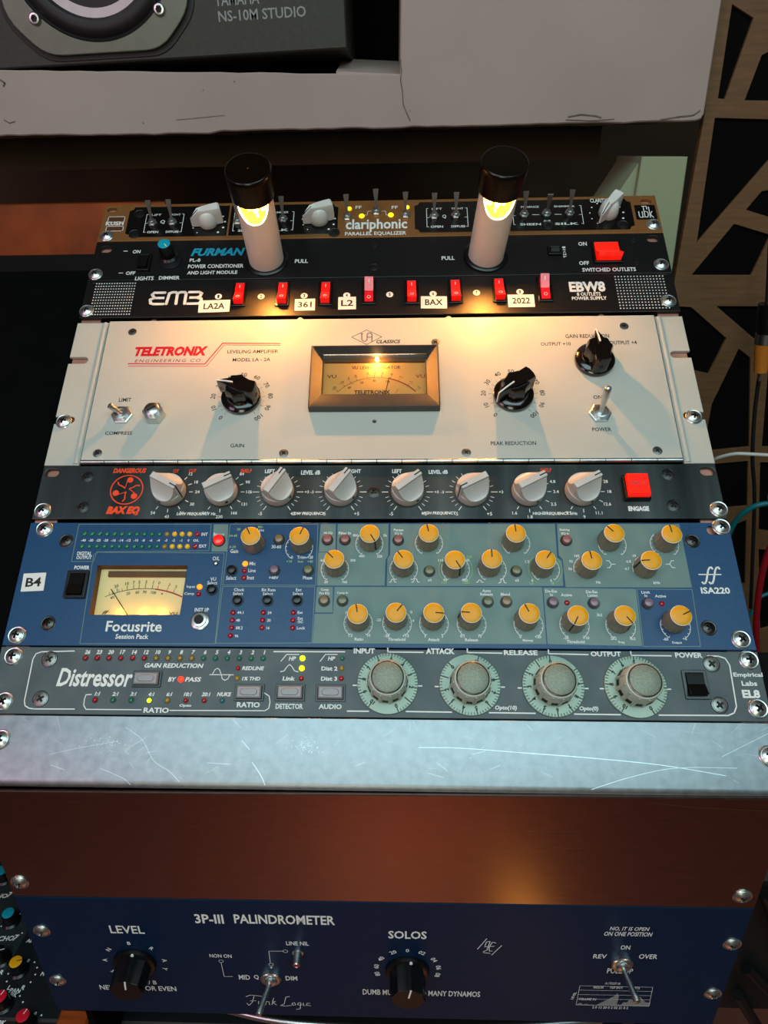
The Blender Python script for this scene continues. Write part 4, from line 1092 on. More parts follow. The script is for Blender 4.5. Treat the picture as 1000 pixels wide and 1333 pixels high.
for P in ([(-110.8, 86.7), (-100.6, 86.7), (-99.7, 66.2), (-110.3, 66.2)],
          [(-35.9, 86.7), (-25.7, 86.7), (-25.4, 66.3), (-36.4, 66.3)],
          [(-24.1, 86.7), (10.7, 86.7), (10.4, 63.6), (8.6, 60.2), (8.1, 42.1), (-36.6, 42.0), (-36.6, 65.5), (-24.0, 65.5)],
          [(12.5, 86.7), (124.4, 86.7), (123.5, 62.1), (126.3, 59.9), (125.5, 42.3), (9.9, 41.9), (10.4, 61.3), (12.2, 64.1)],
          [(126.2, 86.7), (208.1, 86.7), (208.5, 41.5), (127.4, 41.5), (127.4, 61.0), (125.2, 63.8)],
          [(-36.6, 40.6), (-26.3, 40.7), (-26.0, 23.4), (-37.0, 23.4)],
          [(-24.8, 40.7), (111.6, 40.9), (110.8, 3.3), (-37.7, 2.8), (-37.3, 22.1), (-25.2, 22.1)],
          [(112.6, 40.9), (172.5, 40.3), (170.8, 2.2), (111.8, 3.1)]): z_.area(P)
z_.build('printed_zones', Is, 'grey-green printed zones')
w = Ink('white_print', .12)
ol = Ink('zone_print', .09)
for P in ([(-206.4, 86.7), (-112.7, 86.7), (-112.2, 66.8), (-190.1, 65.8), (-191.0, 58.7), (-206.5, 58.6)], [(-189.0, 65.5), (-101.4, 65.1), (-101.1, 1.9), (-189.8, 1.3), (-191.9, 63.8)],
          [(-99.2, 86.7), (-38.0, 86.7), (-37.7, 42.0), (-100.2, 42.0)], [(-100.0, 40.9), (-38.1, 40.9), (-38.4, 2.8), (-100.7, 2.2)],
          [(-35.9, 86.7), (-25.7, 86.7), (-25.4, 66.3), (-36.4, 66.3)], [(-24.1, 86.7), (10.7, 86.7), (10.4, 63.6), (8.6, 60.2), (8.1, 42.1), (-36.6, 42.0), (-36.6, 65.5), (-24.0, 65.5)],
          [(12.5, 86.7), (124.4, 86.7), (123.5, 62.1), (126.3, 59.9), (125.5, 42.3), (9.9, 41.9), (10.4, 61.3), (12.2, 64.1)],
          [(126.2, 86.7), (208.1, 86.7), (208.5, 41.5), (127.4, 41.5), (127.4, 61.0), (125.2, 63.8)],
          [(-36.6, 40.6), (-26.3, 40.7), (-26.0, 23.4), (-37.0, 23.4)], [(173.2, 40.1), (208.5, 39.9), (207.0, 2.2), (171.5, 2.0)],
          [(-24.8, 40.7), (111.6, 40.9), (110.8, 3.3), (-37.7, 2.8), (-37.3, 22.1), (-25.2, 22.1)]): ol.line(P, .45, True)
ol.build('zone_outlines', Is)
T = w.text
T('DIGITAL', (-198.5, 64.6, 10.2, 2.85), bold=.01); T('OUTPUT', (-198.2, 61.6, 10.7, 2.55), bold=.01); T('POWER', (-198.3, 54.2, 10.4, 2.80), bold=.015); T('INT', (-116.5, 79.1, 4.3, 2.33), bold=.01); T('EXT', (-116.7, 70.2, 5.1, 2.29), bold=.01)
nm = ['-40', '-30', '-25', '-20', '-16', '-14', '-12', '-10', '-8', '-6', '-4', '-3', '-2', '-1', '0', 'O/L']
LX = []
for i, s_ in enumerate(nm):
    x0 = 110.5 + 9.76 * i; LX.append(x0)
Focus = [(-200.9, 79.1), (-121.6, 79.1), (-201.1, 69.8), (-122.2, 70.2)]
for i, s_ in enumerate(nm):
    t_ = i / 15
    a = (Focus[0][0] + (Focus[1][0] - Focus[0][0]) * t_, Focus[0][1]); c_ = (Focus[2][0] + (Focus[3][0] - Focus[2][0]) * t_, Focus[2][1])
    m_ = 'led_green_off' if i < 11 else 'led_yellow_off' if i == 11 else 'led_yellow_mid' if i < 15 else 'led_red_off'
    for p in (a, c_):
        led(Is, p, m_, 1.75); 
    T(s_, ((a[0] + c_[0]) / 2, (a[1] + c_[1]) / 2, None, 1.9), bold=.01)
T('Focusrite', (-155.9, 13.1, 37.2, 7.26), bold=.008); T('Session Pack', (-156.2, 6.3, 21.8, 3.33), bold=.01); T('INST I/P', (-112.3, 24.6, 9.5, 2.64), bold=.01)
T('Bypass', (-106.5, 78.8, 7.5, 2.90)); T('O/L', (-106.6, 61.1, 4.8, 2.81)); T('VU', (-107.0, 46.2, 3.9, 2.47)); T('Select', (-107.3, 43.5, 6.8, 2.45)); T('Input', (-121.5, 40.5, 5.7, 2.44)); T('Comp', (-122.0, 35.6, 6.7, 2.42))
T('Gain', (-94.6, 66.5, 5.3, 2.84)); T('30-60', (-65.9, 69.8, 6.6, 2.56)); T('Select', (-94.9, 47.0, 6.8, 2.74)); T('Mic', (-81.2, 57.4, 4.2, 2.51)); T('Line', (-81.2, 52.4, 5.0, 2.49)); T('Inst', (-81.7, 47.3, 4.7, 2.74)); T('+48V', (-66.2, 47.3, 6.5, 2.19)); T('Phase', (-43.3, 47.3, 6.2, 2.46)); T('Trim', (-48.4, 62.1, 5.5, 2.24)); T('0', (-54.7, 62.0, 1.3, 2.25)); T('+20', (-42.3, 62.1, 3.9, 2.24)); T('Line', (-77.6, 82.3, 4.8, 2.33))
for s0, s1, x in (('Clock', 'Select', 310), ('Bit Rate', 'Select', 349.5), ('Ext', 'Select', 388)):
    T(s0, (lambda q: (q[0], q[1], None, 2.1))((-68.9, 38.7) if s0 == 'Bit Rate' else (-88.7, 38.7) if s0 == 'Clock' else (-48.8, 38.8)))
    T(s1, (lambda q: (q[0], q[1], None, 2.1))((-69.2, 36.0) if s0 == 'Bit Rate' else (-89.2, 36.0) if s0 == 'Clock' else (-49.2, 36.1)))
for s_, p in (('44.1', (-86.5, 22.9)), ('48', (-87.6, 17.6)), ('88.2', (-86.3, 12.5)), ('96', (-87.6, 7.1)), ('24', (-67.2, 22.9)), ('20', (-67.3, 17.7)), ('16', (-67.5, 12.6)), ('Ext', (-47.0, 23.1)), ('Ext', (-46.7, 19.1)), ('/SC', (-46.6, 16.8)), ('Lock', (-45.9, 12.7)),
              ('All EQ', (-30.8, 80.0)), ('Filter In', (-19.2, 80.0)), ('Param', (17.8, 82.4)), ('EQ In', (17.8, 79.7)), ('Shelving', (130.7, 82.4)), ('EQ In', (130.9, 79.6)), ('Comp', (-31.4, 38.8)), ('Pre EQ', (-31.6, 36.3)), ('Comp In', (-19.6, 36.6)),
              ('Auto', (75.3, 38.6)), ('Release', (75.2, 36.2)), ('Blend', (87.5, 36.2)), ('De-Ess', (117.4, 38.5)), ('In', (117.4, 36.0)), ('Active', (127.1, 35.9)), ('De-Ess', (143.7, 38.1)), ('Listen', (143.9, 35.7)), ('Limit', (178.4, 38.0)), ('In', (178.2, 35.6)), ('Active', (187.5, 35.4)),
              ('Ratio', (-8.1, 5.5)), ('Threshold', (16.1, 5.5)), ('Attack', (39.9, 5.5)), ('Release', (63.9, 5.5)), ('Makeup', (99.6, 5.2)), ('Threshold', (129.6, 4.7)), ('Freq', (158.2, 4.4)), ('Output', (192.8, 4.4)), ('Hz', (148.8, 44.8)), ('kHz', (186.6, 44.6)),
              ('x3', (38.2, 46.0)), ('x3', (95.7, 46.0)), ('800', (-11.7, 78.3)), ('5k', (8.6, 78.3)), ('400', (-7.3, 63.0)), ('22k', (5.0, 63.0)), ('60', (-34.0, 59.8)), ('300', (-13.2, 59.9)), ('20', (-30.8, 44.4)), ('1k6', (-18.3, 44.5)), ('110', (46.0, 60.0)), ('00', (64.0, 60.1)),
              ('40', (48.4, 46.1)), ('420', (61.3, 46.1)), ('1.5', (103.6, 59.3)), ('6', (105.8, 46.0)), ('6', (118.1, 46.0)), ('160', (136.9, 63.5)), ('95', (132.6, 59.4)), ('56', (131.5, 54.2)), ('10', (174.9, 63.6)), ('6.8', (170.5, 59.5)), ('4.7', (168.8, 54.3)),
              ('1.5', (-13.6, 8.0)), ('10', (-1.9, 8.1)), ('3', (-16.9, 23.2)), ('-28', (9.7, 7.9)), ('+12', (22.0, 8.0)), ('-20', (4.4, 18.4)), ('0', (25.7, 23.7)), ('4', (26.8, 18.0)), ('F', (34.6, 7.8)), ('S', (45.4, 7.9)), ('0.1', (58.1, 8.0)), ('7s', (69.2, 8.1)), ('0', (95.0, 7.8)), ('+20', (106.2, 7.8)),
              ('-30', (123.8, 7.1)), ('+10', (136.4, 7.2)), ('2k2', (153.7, 7.1)), ('9k2', (165.5, 6.9)), ('3k2', (146.7, 22.5)), ('-60', (186.1, 6.8)), ('+6', (198.1, 7.1))):
    T(s_, (p[0], p[1], None, 2.0 if len(s_) > 3 else 1.9), bold=.008)
T('ISA220', (223.3, 39.3, 18.6, 4.48), bold=.02)
w.norm((221.9, 49.8, 14.4, 11.81), [[(0, .55), (1, .55)]], .7)
w.norm((222.4, 49.8, 13.4, 11.81), [[(.02, .1), (.06, .02), (.16, .04), (.24, .2), (.42, .8), (.5, .95), (.6, .98), (.64, .88)], [(.36, .1), (.4, .02), (.5, .04), (.58, .2), (.76, .8), (.84, .95), (.94, .98), (.98, .88)]], 1.2)
for c in ((-2.2, 72.0), (-50.2, 69.1), (38.4, 72.6), (97.2, 72.7), (-25.2, 53.5), (21.0, 53.6), (55.6, 53.7), (80.0, 53.8), (115.1, 53.9), (161.3, 71.9), (196.0, 72.0), (-8.8, 16.0), (16.4, 16.1), (40.2, 16.0), (64.4, 15.9), (100.8, 15.8), (130.0, 15.5), (159.2, 15.2), (193.7, 15.4)):
    w.arc(c, 9.3, 235, 130, .4, 12); w.arc(c, 9.3, -55, 50, .4, 12); w.ticks(c, 8.3, 9.3, [235, 215, 195, 175, 155, 135, -55, -35, -15, 5, 25, 45], .35)
for c in ((143.4, 53.9), (182.0, 54.0)): w.arc(c, 9.6, 190, 120, .4, 10); w.ticks(c, 8.8, 9.8, [190, 170, 150, 130], .35)
w.norm((158.7, 57.5, 5.5, 4.92), [[(0, .0), (.3, 0), (.55, .5), (.3, 1), (0, 1)], [(.55, .5), (1, .5)]], .5)
w.norm((197.4, 57.6, 5.5, 4.91), [[(1, 0), (.7, 0), (.45, .5), (.7, 1), (1, 1)], [(.45, .5), (0, .5)]], .5)
for b_ in ((13.7, 45.4, 4.6, 2.17), (28.8, 45.7, 5.1, 2.71), (71.2, 45.3, 4.6, 1.62), (86.1, 45.5, 5.0, 2.96)):
    w.norm(b_, [[(0, 0), (.25, .1), (.35, .9), (.5, 1), (.65, .9), (.75, .1), (1, 0)]], .5)
w.build('lettering', Is)
gI = Ink('green_print', .12)
for s_, p in (('0-30', (-96.0, 69.6)), ('+10', (-56.4, 59.0)), ('Inst', (-48.6, 59.0)), ('+40', (-42.1, 59.0)), ('Mic', (-77.8, 84.7)), ('20', (-93.0, 82.9)), ('10-48', (-96.3, 78.0)), ('120', (47.8, 44.2)), ('1200', (62.3, 44.2)), ('330', (65.2, 62.6)), ('1.8', (105.1, 43.9)), ('18', (118.9, 44.0))): gI.text(s_, (p[0], p[1], None, 1.8))
for c in ((55.6, 53.7), (115.1, 53.9)): gI.arc(c, 11.2, 235, 130, .3, 12); gI.arc(c, 11.2, -55, 50, .3, 12)
gI.build('green_lettering', Is, 'green lettering')
for p, a in (((-81.3, 71.7), 117), ((-48.6, 71.7), 67), ((-1.6, 73.4), -58), ((37.6, 73.7), 101), ((95.0, 73.6), 94), ((159.1, 73.8), 131), ((196.2, 73.2), 97),
             ((-24.7, 55.1), 135), ((20.7, 55.1), 125), ((54.2, 54.8), -60), ((78.1, 55.5), 90), ((112.7, 55.0), 54), ((142.2, 54.6), 98), ((180.0, 54.7), 183),
             ((-8.7, 17.9), 100), ((15.6, 18.9), 53), ((39.4, 18.9), -4), ((63.0, 19.0), 176), ((99.2, 18.8), 114), ((129.3, 17.6), 242), ((158.2, 17.7), -54), ((192.6, 17.9), 25)):
    isa_knob(Is, p, a)
for p, m_ in (((-64.2, 74.8), 'button_tan'), ((-30.9, 74.6), 'button_rose'), ((-18.9, 74.6), 'button_rose'), ((-65.9, 52.3), 'button_mauve'), ((-43.1, 52.3), 'button_olive'), ((-94.9, 52.2), 'black_plastic'), ((-107.0, 38.5), 'black_plastic'),
              ((-89.0, 31.0), 'black_plastic'), ((-69.1, 31.1), 'black_plastic'), ((-49.4, 31.2), 'black_plastic'), ((-31.5, 31.0), 'button_tan'), ((-19.4, 31.1), 'button_olive'), ((17.5, 74.4), 'button_rose'), ((38.1, 52.0), 'button_olive'), ((95.7, 52.2), 'button_olive'),
              ((75.6, 30.7), 'button_olive'), ((87.6, 30.8), 'button_tan'), ((117.6, 30.5), 'button_mauve'), ((130.9, 74.4), 'button_rose'), ((143.9, 30.2), 'button_mauve'), ((178.4, 30.1), 'button_mauve')):
    push_button(Is, p, m_, 3.0, 3.6)
push_button(Is, (-106.0, 74.2), 'red_button_lit', 3.6, 3.4, label='red lit button')
led(Is, (-106.4, 57.5), 'steel', 1.9)
for p in ((-86.2, 57.2), (-115.6, 40.6)): led(Is, p, 'led_orange_lit', 1.9)
for p in ((-86.3, 52.1), (-86.3, 47.1), (-115.8, 35.5), (-91.4, 22.8), (-91.4, 17.6), (-91.4, 12.6), (-91.7, 7.3), (-71.3, 22.9), (-71.4, 17.8), (-71.5, 12.7), (-51.5, 23.0), (-51.5, 17.8), (-51.4, 12.7), (126.8, 30.5), (187.5, 30.2)):
    led(Is, p, 'led_red_off', 1.75)
rocker(Is, (-199.3, 41.7), 10.5, 15.5, 'black_gloss', hz=5.0, up=False, tall=2.4, label='black power rocker')
jc = put(MB().lathe([(6.2, 0), (6.2, 1.2), (5.2, 1.8)], 32).mesh('collar', 'chrome', 40), 'jack_socket', Is, (-112.6, 17.0))
put(MB().lathe([(4.6, 1.5), (4.6, 3.4), (3.2, 3.6), (3.2, 3.0)], 28).mesh('barrel', 'steel', 40), 'barrel', jc); put(MB().lathe([(3.15, 3.1), (3.15, 3.5)], 24).mesh('bore', 'recess_shade', 40), 'bore', jc)
# meter set behind the window
mt = put(plate('meter_face', 'cream_face', [(x + dx, y + dy) for (x, y), (dx, dy) in zip(vm[::-1], ((-2, -2), (2, -2), (2, 2), (-2, 2)))], [], vz, 1, .1), 'meter', Is, label='cream meter glowing amber at its foot')
V = [tuple(p) for p in vm]
b = MB(); P = V if area2(V) > 0 else V[::-1]
b.stack([[(x, y, -.3) for x, y in P], [(x, y, vz) for x, y in inset(P, .3)]], False, False)
b.f = [f[::-1] for f in b.f]
put(b.mesh('window_frame', 'window_frame', 0), 'window_frame', mt)
(wx0, wy0) = V[3]; (wx1, wy1) = V[1]
put(MB().box(wx0 + 6, wx1 - 1, wy1 - 6.2, wy1 - 2.5, vz, vz + 2.5).mesh('scale_ledge', 'window_frame', 0), 'scale_ledge', mt)
put(MB().box(wx0 + 1, wx1 - 7, wy0 - .4, wy0 + 2.0, -6.8, -6.2).mesh('lamp_strip', 'lamp_reflector', 0), 'lamp_strip', mt)
for x in (.35, .6, .8):
    l = bpy.data.lights.new('meter_light', 'POINT'); l.energy = .005; l.color = (1.0, .48, .08); l.shadow_soft_size = .002
    lo = bpy.data.objects.new('meter_light', l); lo.parent = mt; lo.location = ((wx0 + (wx1 - wx0) * x - 3) * MM, (wy0 + 1.5) * MM, -.0042); col.objects.link(lo)
q1, q2, q3 = (-181.6, 35.7), (-158.1, 41.6), (-147.7, 41.2)
cc, rr = circ3(q1, q2, (-128.8, 35.9))
ang = lambda p: math.degrees(math.atan2(p[1] - cc[1], p[0] - cc[0]))
k = Ink('black_print', vz + .2)
k.arc(cc, rr, ang(q1), ang(q3), .4, 24)
mk = [('20', ang((-173.6, 39.0))), ('10', ang((-167.0, 40.4))), ('7', ang((-162.8, 41.3))), ('5', ang((-159.2, 41.6))), ('3', ang((-154.9, 41.6))), ('1', ang((-150.1, 41.4)))]
k.ticks(cc, rr, rr + 3.2, [a for s_, a in mk], .35); k.around(cc, rr + 4.8, mk, 2.2); k.around(cc, rr - 2.5, [('40', ang((-176.8, 35.7))), ('20', ang((-166.2, 39.1))), ('60', ang((-159.9, 39.6))), ('70', ang((-154.9, 39.6))), ('100', ang((-148.6, 39.7)))], 2.0)
k.ticks(cc, rr, rr + 2, [ang(q1) - 3, ang(q1) - 5, ang(q1) - 9, ang(q1) - 11], .25)
k.text('ff', (-179.4, 24.5, 4.7, 2.95), shear=.4); k.text('VU', (-133.3, 24.2, 5.7, 1.87))
k.build('scale_markings', mt)
r_ = Ink('red_print', vz + .2); r_.arc(cc, rr, ang(q3), ang((-128.8, 35.9)), .9, 16)
mk = [('0', ang((-146.4, 41.1))), ('3', ang((-139.8, 39.7))), ('5', ang((-135.4, 38.1)))]
r_.ticks(cc, rr, rr + 3.0, [a for s_, a in mk], .35); r_.around(cc, rr + 4.8, mk, 2.2); r_.dot((-142.8, 38.0), .6); r_.build('red_scale', mt)
na, nb = (-163.9, 23.0), (-178.1, 40.9)
put(MB().tube([(na[0], na[1], -5.9), (nb[0], nb[1], -5.9)], .28, 6).mesh('needle', 'black_print', 0), 'needle', mt)

# ================================================================ 7: graphite compressor
Ds = unit('compressor', 'graphite compressor with four pale numbered dials, below the blue unit', 'compressor', -444.7)
faceplate(Ds, 241.3, 42.5, 'graphite_paint')
chassis(Ds, 42.5)
for p in ((-231.8, 36.2), (-231.3, 7.4), (234.8, 37.2), (234.0, 7.7)): rack_screw(Ds, p, random.random())
for p in ((-207.8, 34.6), (-208.3, 9.4), (211.7, 34.6), (211.7, 9.5)):
    put(shape('scr_ring', lambda: MB().lathe([(5.2, 0), (5.2, .12)], 32).mesh('screw_well', 'recess_shade', 0)), 'screw_well', Ds, p)
    panel_screw(Ds, p, .1, z=.1, sc=1.02, m='dark_steel')
w = Ink('white_print', .1)
T = w.text
w.line([(-192.5, 40.0), (-214.1, 39.3), (-217.4, 38.0), (-218.7, 34.5), (-218.4, 8.1), (-217.4, 5.0), (-214.4, 3.4), (-210.9, 3.0), (-185.4, 3.2)], .7)
T('Distressor', (-175.8, 23.0, 48.6, 11.70), shear=.2, bold=.012)
row1 = ['26', '23', '20', '17', '14', '12', '10', '9', '8', '7', '6', '5', '4', '3', '2', '1']
A, B_ = (-184.3, 35.4), (-69.1, 36.0)
for i, s_ in enumerate(row1):
    x = A[0] + (B_[0] - A[0]) * i / 15; y = A[1] + (B_[1] - A[1]) * i / 15
    m_ = 'led_red_off' if i < 6 else 'led_yellow_off' if i < 10 else 'led_green_off'
    led(Ds, (x, y), m_, 1.45); collar(Ds, (x, y), 1.5, 2.0, .25)
    T(s_, (x + .6, y + 4.0, None, 2.7), shear=.2, bold=.03)
T('GAIN REDUCTION', (-126.1, 31.0, 38.2, 2.96), shear=.2, bold=.03); T('BY', (-126.1, 22.2, 5.2, 2.91), shear=.2, bold=.03); T('PASS', (-112.7, 22.3, 10.3, 2.91), shear=.2, bold=.03)
T('REDLINE', (-75.1, 29.7, 14.2, 2.45), shear=.2, bold=.03); T('1% THD', (-75.8, 23.1, 11.7, 2.42), shear=.2, bold=.03)
P7 = [(('1:1'), (-173.3, 8.9)), ('2:1', (-161.8, 8.9)), ('3:1', (-150.3, 9.0)), ('4:1', (-138.9, 8.9)), ('6:1', (-127.4, 9.0)), ('10:1', (-115.8, 9.1)), ('20:1', (-104.2, 9.2)), ('NUKE', (-92.8, 9.3))]
for (s_, p), m_ in zip(P7, ('led_red_off', 'led_green_off', 'led_green_off', 'led_green_lit', 'led_yellow_off', 'led_red_off', 'led_red_off', 'led_teal_off')):
    led(Ds, p, m_, 1.45); collar(Ds, p, 1.5, 2.0, .25); T(s_, (p[0] + .8, p[1] + 3.9, None, 2.5), shear=.25, bold=.03)
T('Opto', (-115.7, 5.9, 7.5, 2.11), shear=.2, bold=.02)
w.line([(-176.3, 12.3), (-179.7, 12.1), (-180.2, 9.4), (-180.0, 5.6), (-178.1, 3.1), (-143.1, 3.2)], .6); w.line([(-125.1, 3.0), (-65.6, 3.4), (-63.3, 4.9), (-62.8, 8.7), (-63.6, 12.4), (-66.9, 14.3)], .6)
T('RATIO', (-133.6, 3.0, 15.9, 3.27), bold=.03)
T('RATIO', (-76.2, 6.9, 14.4, 3.28), bold=.03); T('DETECTOR', (-50.6, 6.2, 17.0, 3.27), bold=.02); T('AUDIO', (-25.2, 6.3, 14.3, 3.03), bold=.03)
w.norm((-94.9, 25.8, 15.2, 7.79), [[(0, .45), (1, .45)], [(.12, .5), (.2, .85), (.3, .98), (.4, .85), (.48, .5), (.55, .12), (.66, .0), (.78, .12), (.86, .45)]], .5)
w.line([(-62.6, 40.5), (-17.0, 40.7)], .8); w.line([(-14.6, 3.7), (-1.4, 3.7)], .8)
for bx_ in ((-52.0, 36.5, 11.3, 4.45), (-27.2, 36.7, 10.8, 4.45)): w.norm(bx_, [[(0, 0), (.3, 1), (1, 1)]], .55)
T('HP', (-50.4, 36.1, 4.7, 2.72), shear=.2, bold=.03); T('HP', (-25.4, 36.3, 4.7, 2.71), shear=.2, bold=.03); T('Link', (-52.0, 23.4, 7.8, 2.65), shear=.1, bold=.03); T('Dist 2', (-26.5, 29.9, 10.2, 2.68), bold=.03); T('Dist 3', (-26.5, 23.5, 10.2, 2.65), bold=.03)
w.norm((-51.9, 30.0, 11.2, 4.64), [[(0, 0), (.2, .1), (.36, .7), (.5, 1), (.64, .7), (.8, .1), (1, 0)]], .55)
led(Ds, (-120.5, 22.3), 'led_red_lit', 1.9); led(Ds, (-84.7, 29.6), 'led_red_off', 1.45); led(Ds, (-84.6, 23.2), 'led_yellow_off', 1.45); led(Ds, (-43.9, 36.3), 'led_green_lit', 1.8); led(Ds, (-44.0, 29.9), 'led_yellow_lit', 1.8); led(Ds, (-44.0, 23.5), 'led_red_off', 1.6)
led(Ds, (-18.5, 36.4), 'led_green_off', 1.45); led(Ds, (-18.6, 30.0), 'led_yellow_off', 1.45); led(Ds, (-18.8, 23.7), 'led_red_off', 1.6)
def slab_button(par, p):
    o = put(shape('slf', lambda: plate('bezel', 'black_gloss', rect(-9.2, -5.1, 9.2, 5.1), [rect(-8, -4, 8, 4)], 1.4, 1.6, .2)), 'mode_button', par, p)
    put(shape('slb', lambda: MB().bevel_box(-7.7, 7.7, -3.8, 3.8, 0, 3.6, .8).mesh('button_cap', 'button_grey', 30)), 'button_cap', o)
    put(shape('slo', lambda: MB().prism(oval(0, 0, 11, 4.6, 10), 3.3, 4.0, .5).mesh('finger_pad', 'button_grey', 30)), 'finger_pad', o)
for p in ((-142.1, 22.2), (-76.1, 14.3), (-50.5, 14.5), (-25.2, 14.5)): slab_button(Ds, p)
# dials
dials = [((10.2, 20.7), -55 - 0, -30), ((61.3, 20.4), 128, 28), ((112.5, 20.0), 122, 28), ((162.7, 20.0), -65, -30)]
dk = [((10.2, 20.7), 292, -29.5), ((61.3, 20.4), 132, 30.5), ((112.5, 20.0), 100, 30.5), ((162.7, 20.0), 290, -29)]
dk = [(dk[0][0], -69, 30.0), (dk[1][0], 134, 29.6), (dk[2][0], 92, 30.3), (dk[3][0], -62, 29.7)]
for i, (p, z0, st) in enumerate(dk):
    (dial_knob)(Ds, p, z0, st)
    w.line([(p[0] - 21.5, p[1] - 1.2), (p[0] - 19.3, p[1] - 1.2)], .8); w.line([(p[0] + 19.3, p[1] - 1.2), (p[0] + 21.5, p[1] - 1.2)], .8)
T('INPUT', (-4.6, 41.3, 13.5, 3.48), bold=.035); T('ATTACK', (43.7, 41.5, 18.2, 3.72), bold=.035); T('RELEASE', (94.4, 40.9, 21.2, 3.20), bold=.035); T('OUTPUT', (147.5, 40.5, 18.9, 3.18), bold=.035); T('POWER', (198.7, 40.1, 16.8, 3.41), bold=.035)
T('Opto(10)', (82.7, 6.4, 13.3, 3.23), shear=.2, bold=.02); T('Opto(0)', (132.9, 6.4, 11.4, 3.22), shear=.2, bold=.02)
w.line([(10.4, 43.4), (10.4, 40.8), (32.9, 40.7)], .8); w.line([(60.9, 43.3), (60.8, 40.8), (82.6, 40.5)], .8); w.line([(111.9, 42.9), (111.8, 40.4), (136.5, 40.0)], .8); w.line([(163.1, 42.2), (163.2, 39.7), (187.9, 39.6)], .8)
w.line([(21.7, 3.8), (49.5, 3.7)], .8); w.line([(72.4, 3.6), (100.3, 3.5)], .8); w.line([(123.9, 3.3), (151.5, 3.2)], .8)
w.line([(174.5, 3.2), (215.6, 3.4), (219.5, 5.0), (221.6, 8.7), (222.6, 34.0), (220.7, 38.3), (216.7, 39.6), (210.1, 39.7)], .8)
T('Empirical', (232.5, 27.8, 17.7, 3.32), bold=.02); T('Labs', (232.2, 22.8, 9.3, 3.06), bold=.02); T('EL8', (231.9, 16.4, 10.6, 5.11), bold=.035)
w.build('lettering', Ds)
o, r_ = rocker(Ds, (199.5, 21.7), 11.0, 14.0, 'black_plastic', 'black_gloss', hz=5.5, up=False, label='black power rocker', tall=1.2)

# ================================================================ 8: scratched aluminium blank
Sv = unit('blank_panel', 'scratched bare aluminium blank panel below the graphite unit', 'panel', -487.0)
H = 41.6; b = MB(); pr = [(0.0, -3.0), (-.4, -2.0), (.3, -.9), (1.2, -.2), (2.4, 0), (H - .3, 0), (H, -.3), (H, -2), (2, -2.2)]
pr = [(H, -2.4), (H, -.3), (H - .4, 0), (4.2, 0), (2.4, -.35), (1.1, -1.2), (.35, -2.6), (0.2, -6), (2.0, -6), (2.2, -3.2), (4.4, -2.4)]
b.stack([[(-241.5, y, z) for y, z in pr], [(241.5, y, z) for y, z in pr]])
put(b.mesh('aluminium_sheet', 'brushed_alu', 25), 'aluminium_sheet', Sv)
for p in ((-228.0, 26.7), (234.4, 22.5)): rack_screw(Sv, p, .5)
s_ = Ink('scratch', .05); R_ = random.Random(11)
for P, wd in (([(-195.5, 18.3), (-179.5, 22.1), (-155.5, 26.5)], .18), ([(-151.1, 34.7), (-139.9, 27.6), (-131.1, 15.6), (-120.9, 9.6), (-113.6, 3.6)], .22), ([(-78.4, 27.8), (-73.2, 22.5)], .35), ([(-71.2, 15.5), (-65.1, 7.7), (-62.4, 2.6)], .35),
              ([(28.9, 25.0), (54.2, 24.9), (90.6, 22.7)], .3), ([(90.6, 22.7), (126.5, 20.5), (170.8, 16.8), (207.4, 11.3)], .4), ([(128.9, 2.7), (151.9, 9.7), (179.4, 15.2), (214.8, 15.6)], .25), ([(-137.7, 28.9), (-148.5, 21.6), (-146.7, 18.9)], .2),
              ([(207.3, 21.9), (236.8, 35.4)], .25), ([(-163.2, 10.8), (-148.3, 5.3), (-143.0, 1.5)], .2), ([(-193.7, 12.2), (-184.7, 9.6)], .25), ([(-98.2, 14.7), (-84.1, 14.0)], .2)):
    s_.line(smooth_path([(x, y, 0) for x, y in P], 5) and [(v.x, v.y) for v in smooth_path([(x, y, 0) for x, y in P], 5)], wd)
for i in range(60):
    x = R_.uniform(-235, 235); y = R_.uniform(6, H - 1); a = R_.uniform(-.9, .9) + (PI / 2 if R_.random() < .3 else 0); l_ = R_.uniform(1, 10)
    s_.line([(x, y), (x + l_ * math.cos(a), max(5, min(H - .6, y + l_ * math.sin(a))))], R_.uniform(.06, .16))
for i in range(140):
    cx_, cy_ = (((-161.0, 25.0)) if i % 2 else ((-39.2, 24.7))); s_.dot((cx_ + R_.gauss(0, 5), cy_ + R_.gauss(0, 2.5)), R_.uniform(.1, .3), 5)
s_.build('scratches', Sv)

# ================================================================ lower upright section
Dk = unit('blank_panel', 'dark reflective upright blank panel above the navy unit', 'panel', 0, low=100.4)
put(plate('panel_sheet', 'dark_alu', rect(-241.3, 0, 241.3, 98), [], 0, 2.5, .3), 'panel_sheet', Dk)
s_ = Ink('scratch', .06)
for P in ([(162.7, 94.4), (185.2, 90.9), (229.5, 88.4)], [(93.9, 69.0), (123.6, 68.9)], [(95.1, 55.3), (127.7, 53.9)]): s_.line(P, .12)
s_.build('scratches', Dk)
for p in ((-233.5, 14.3), (231.4, 11.6)): rack_screw(Dk, p, .3)

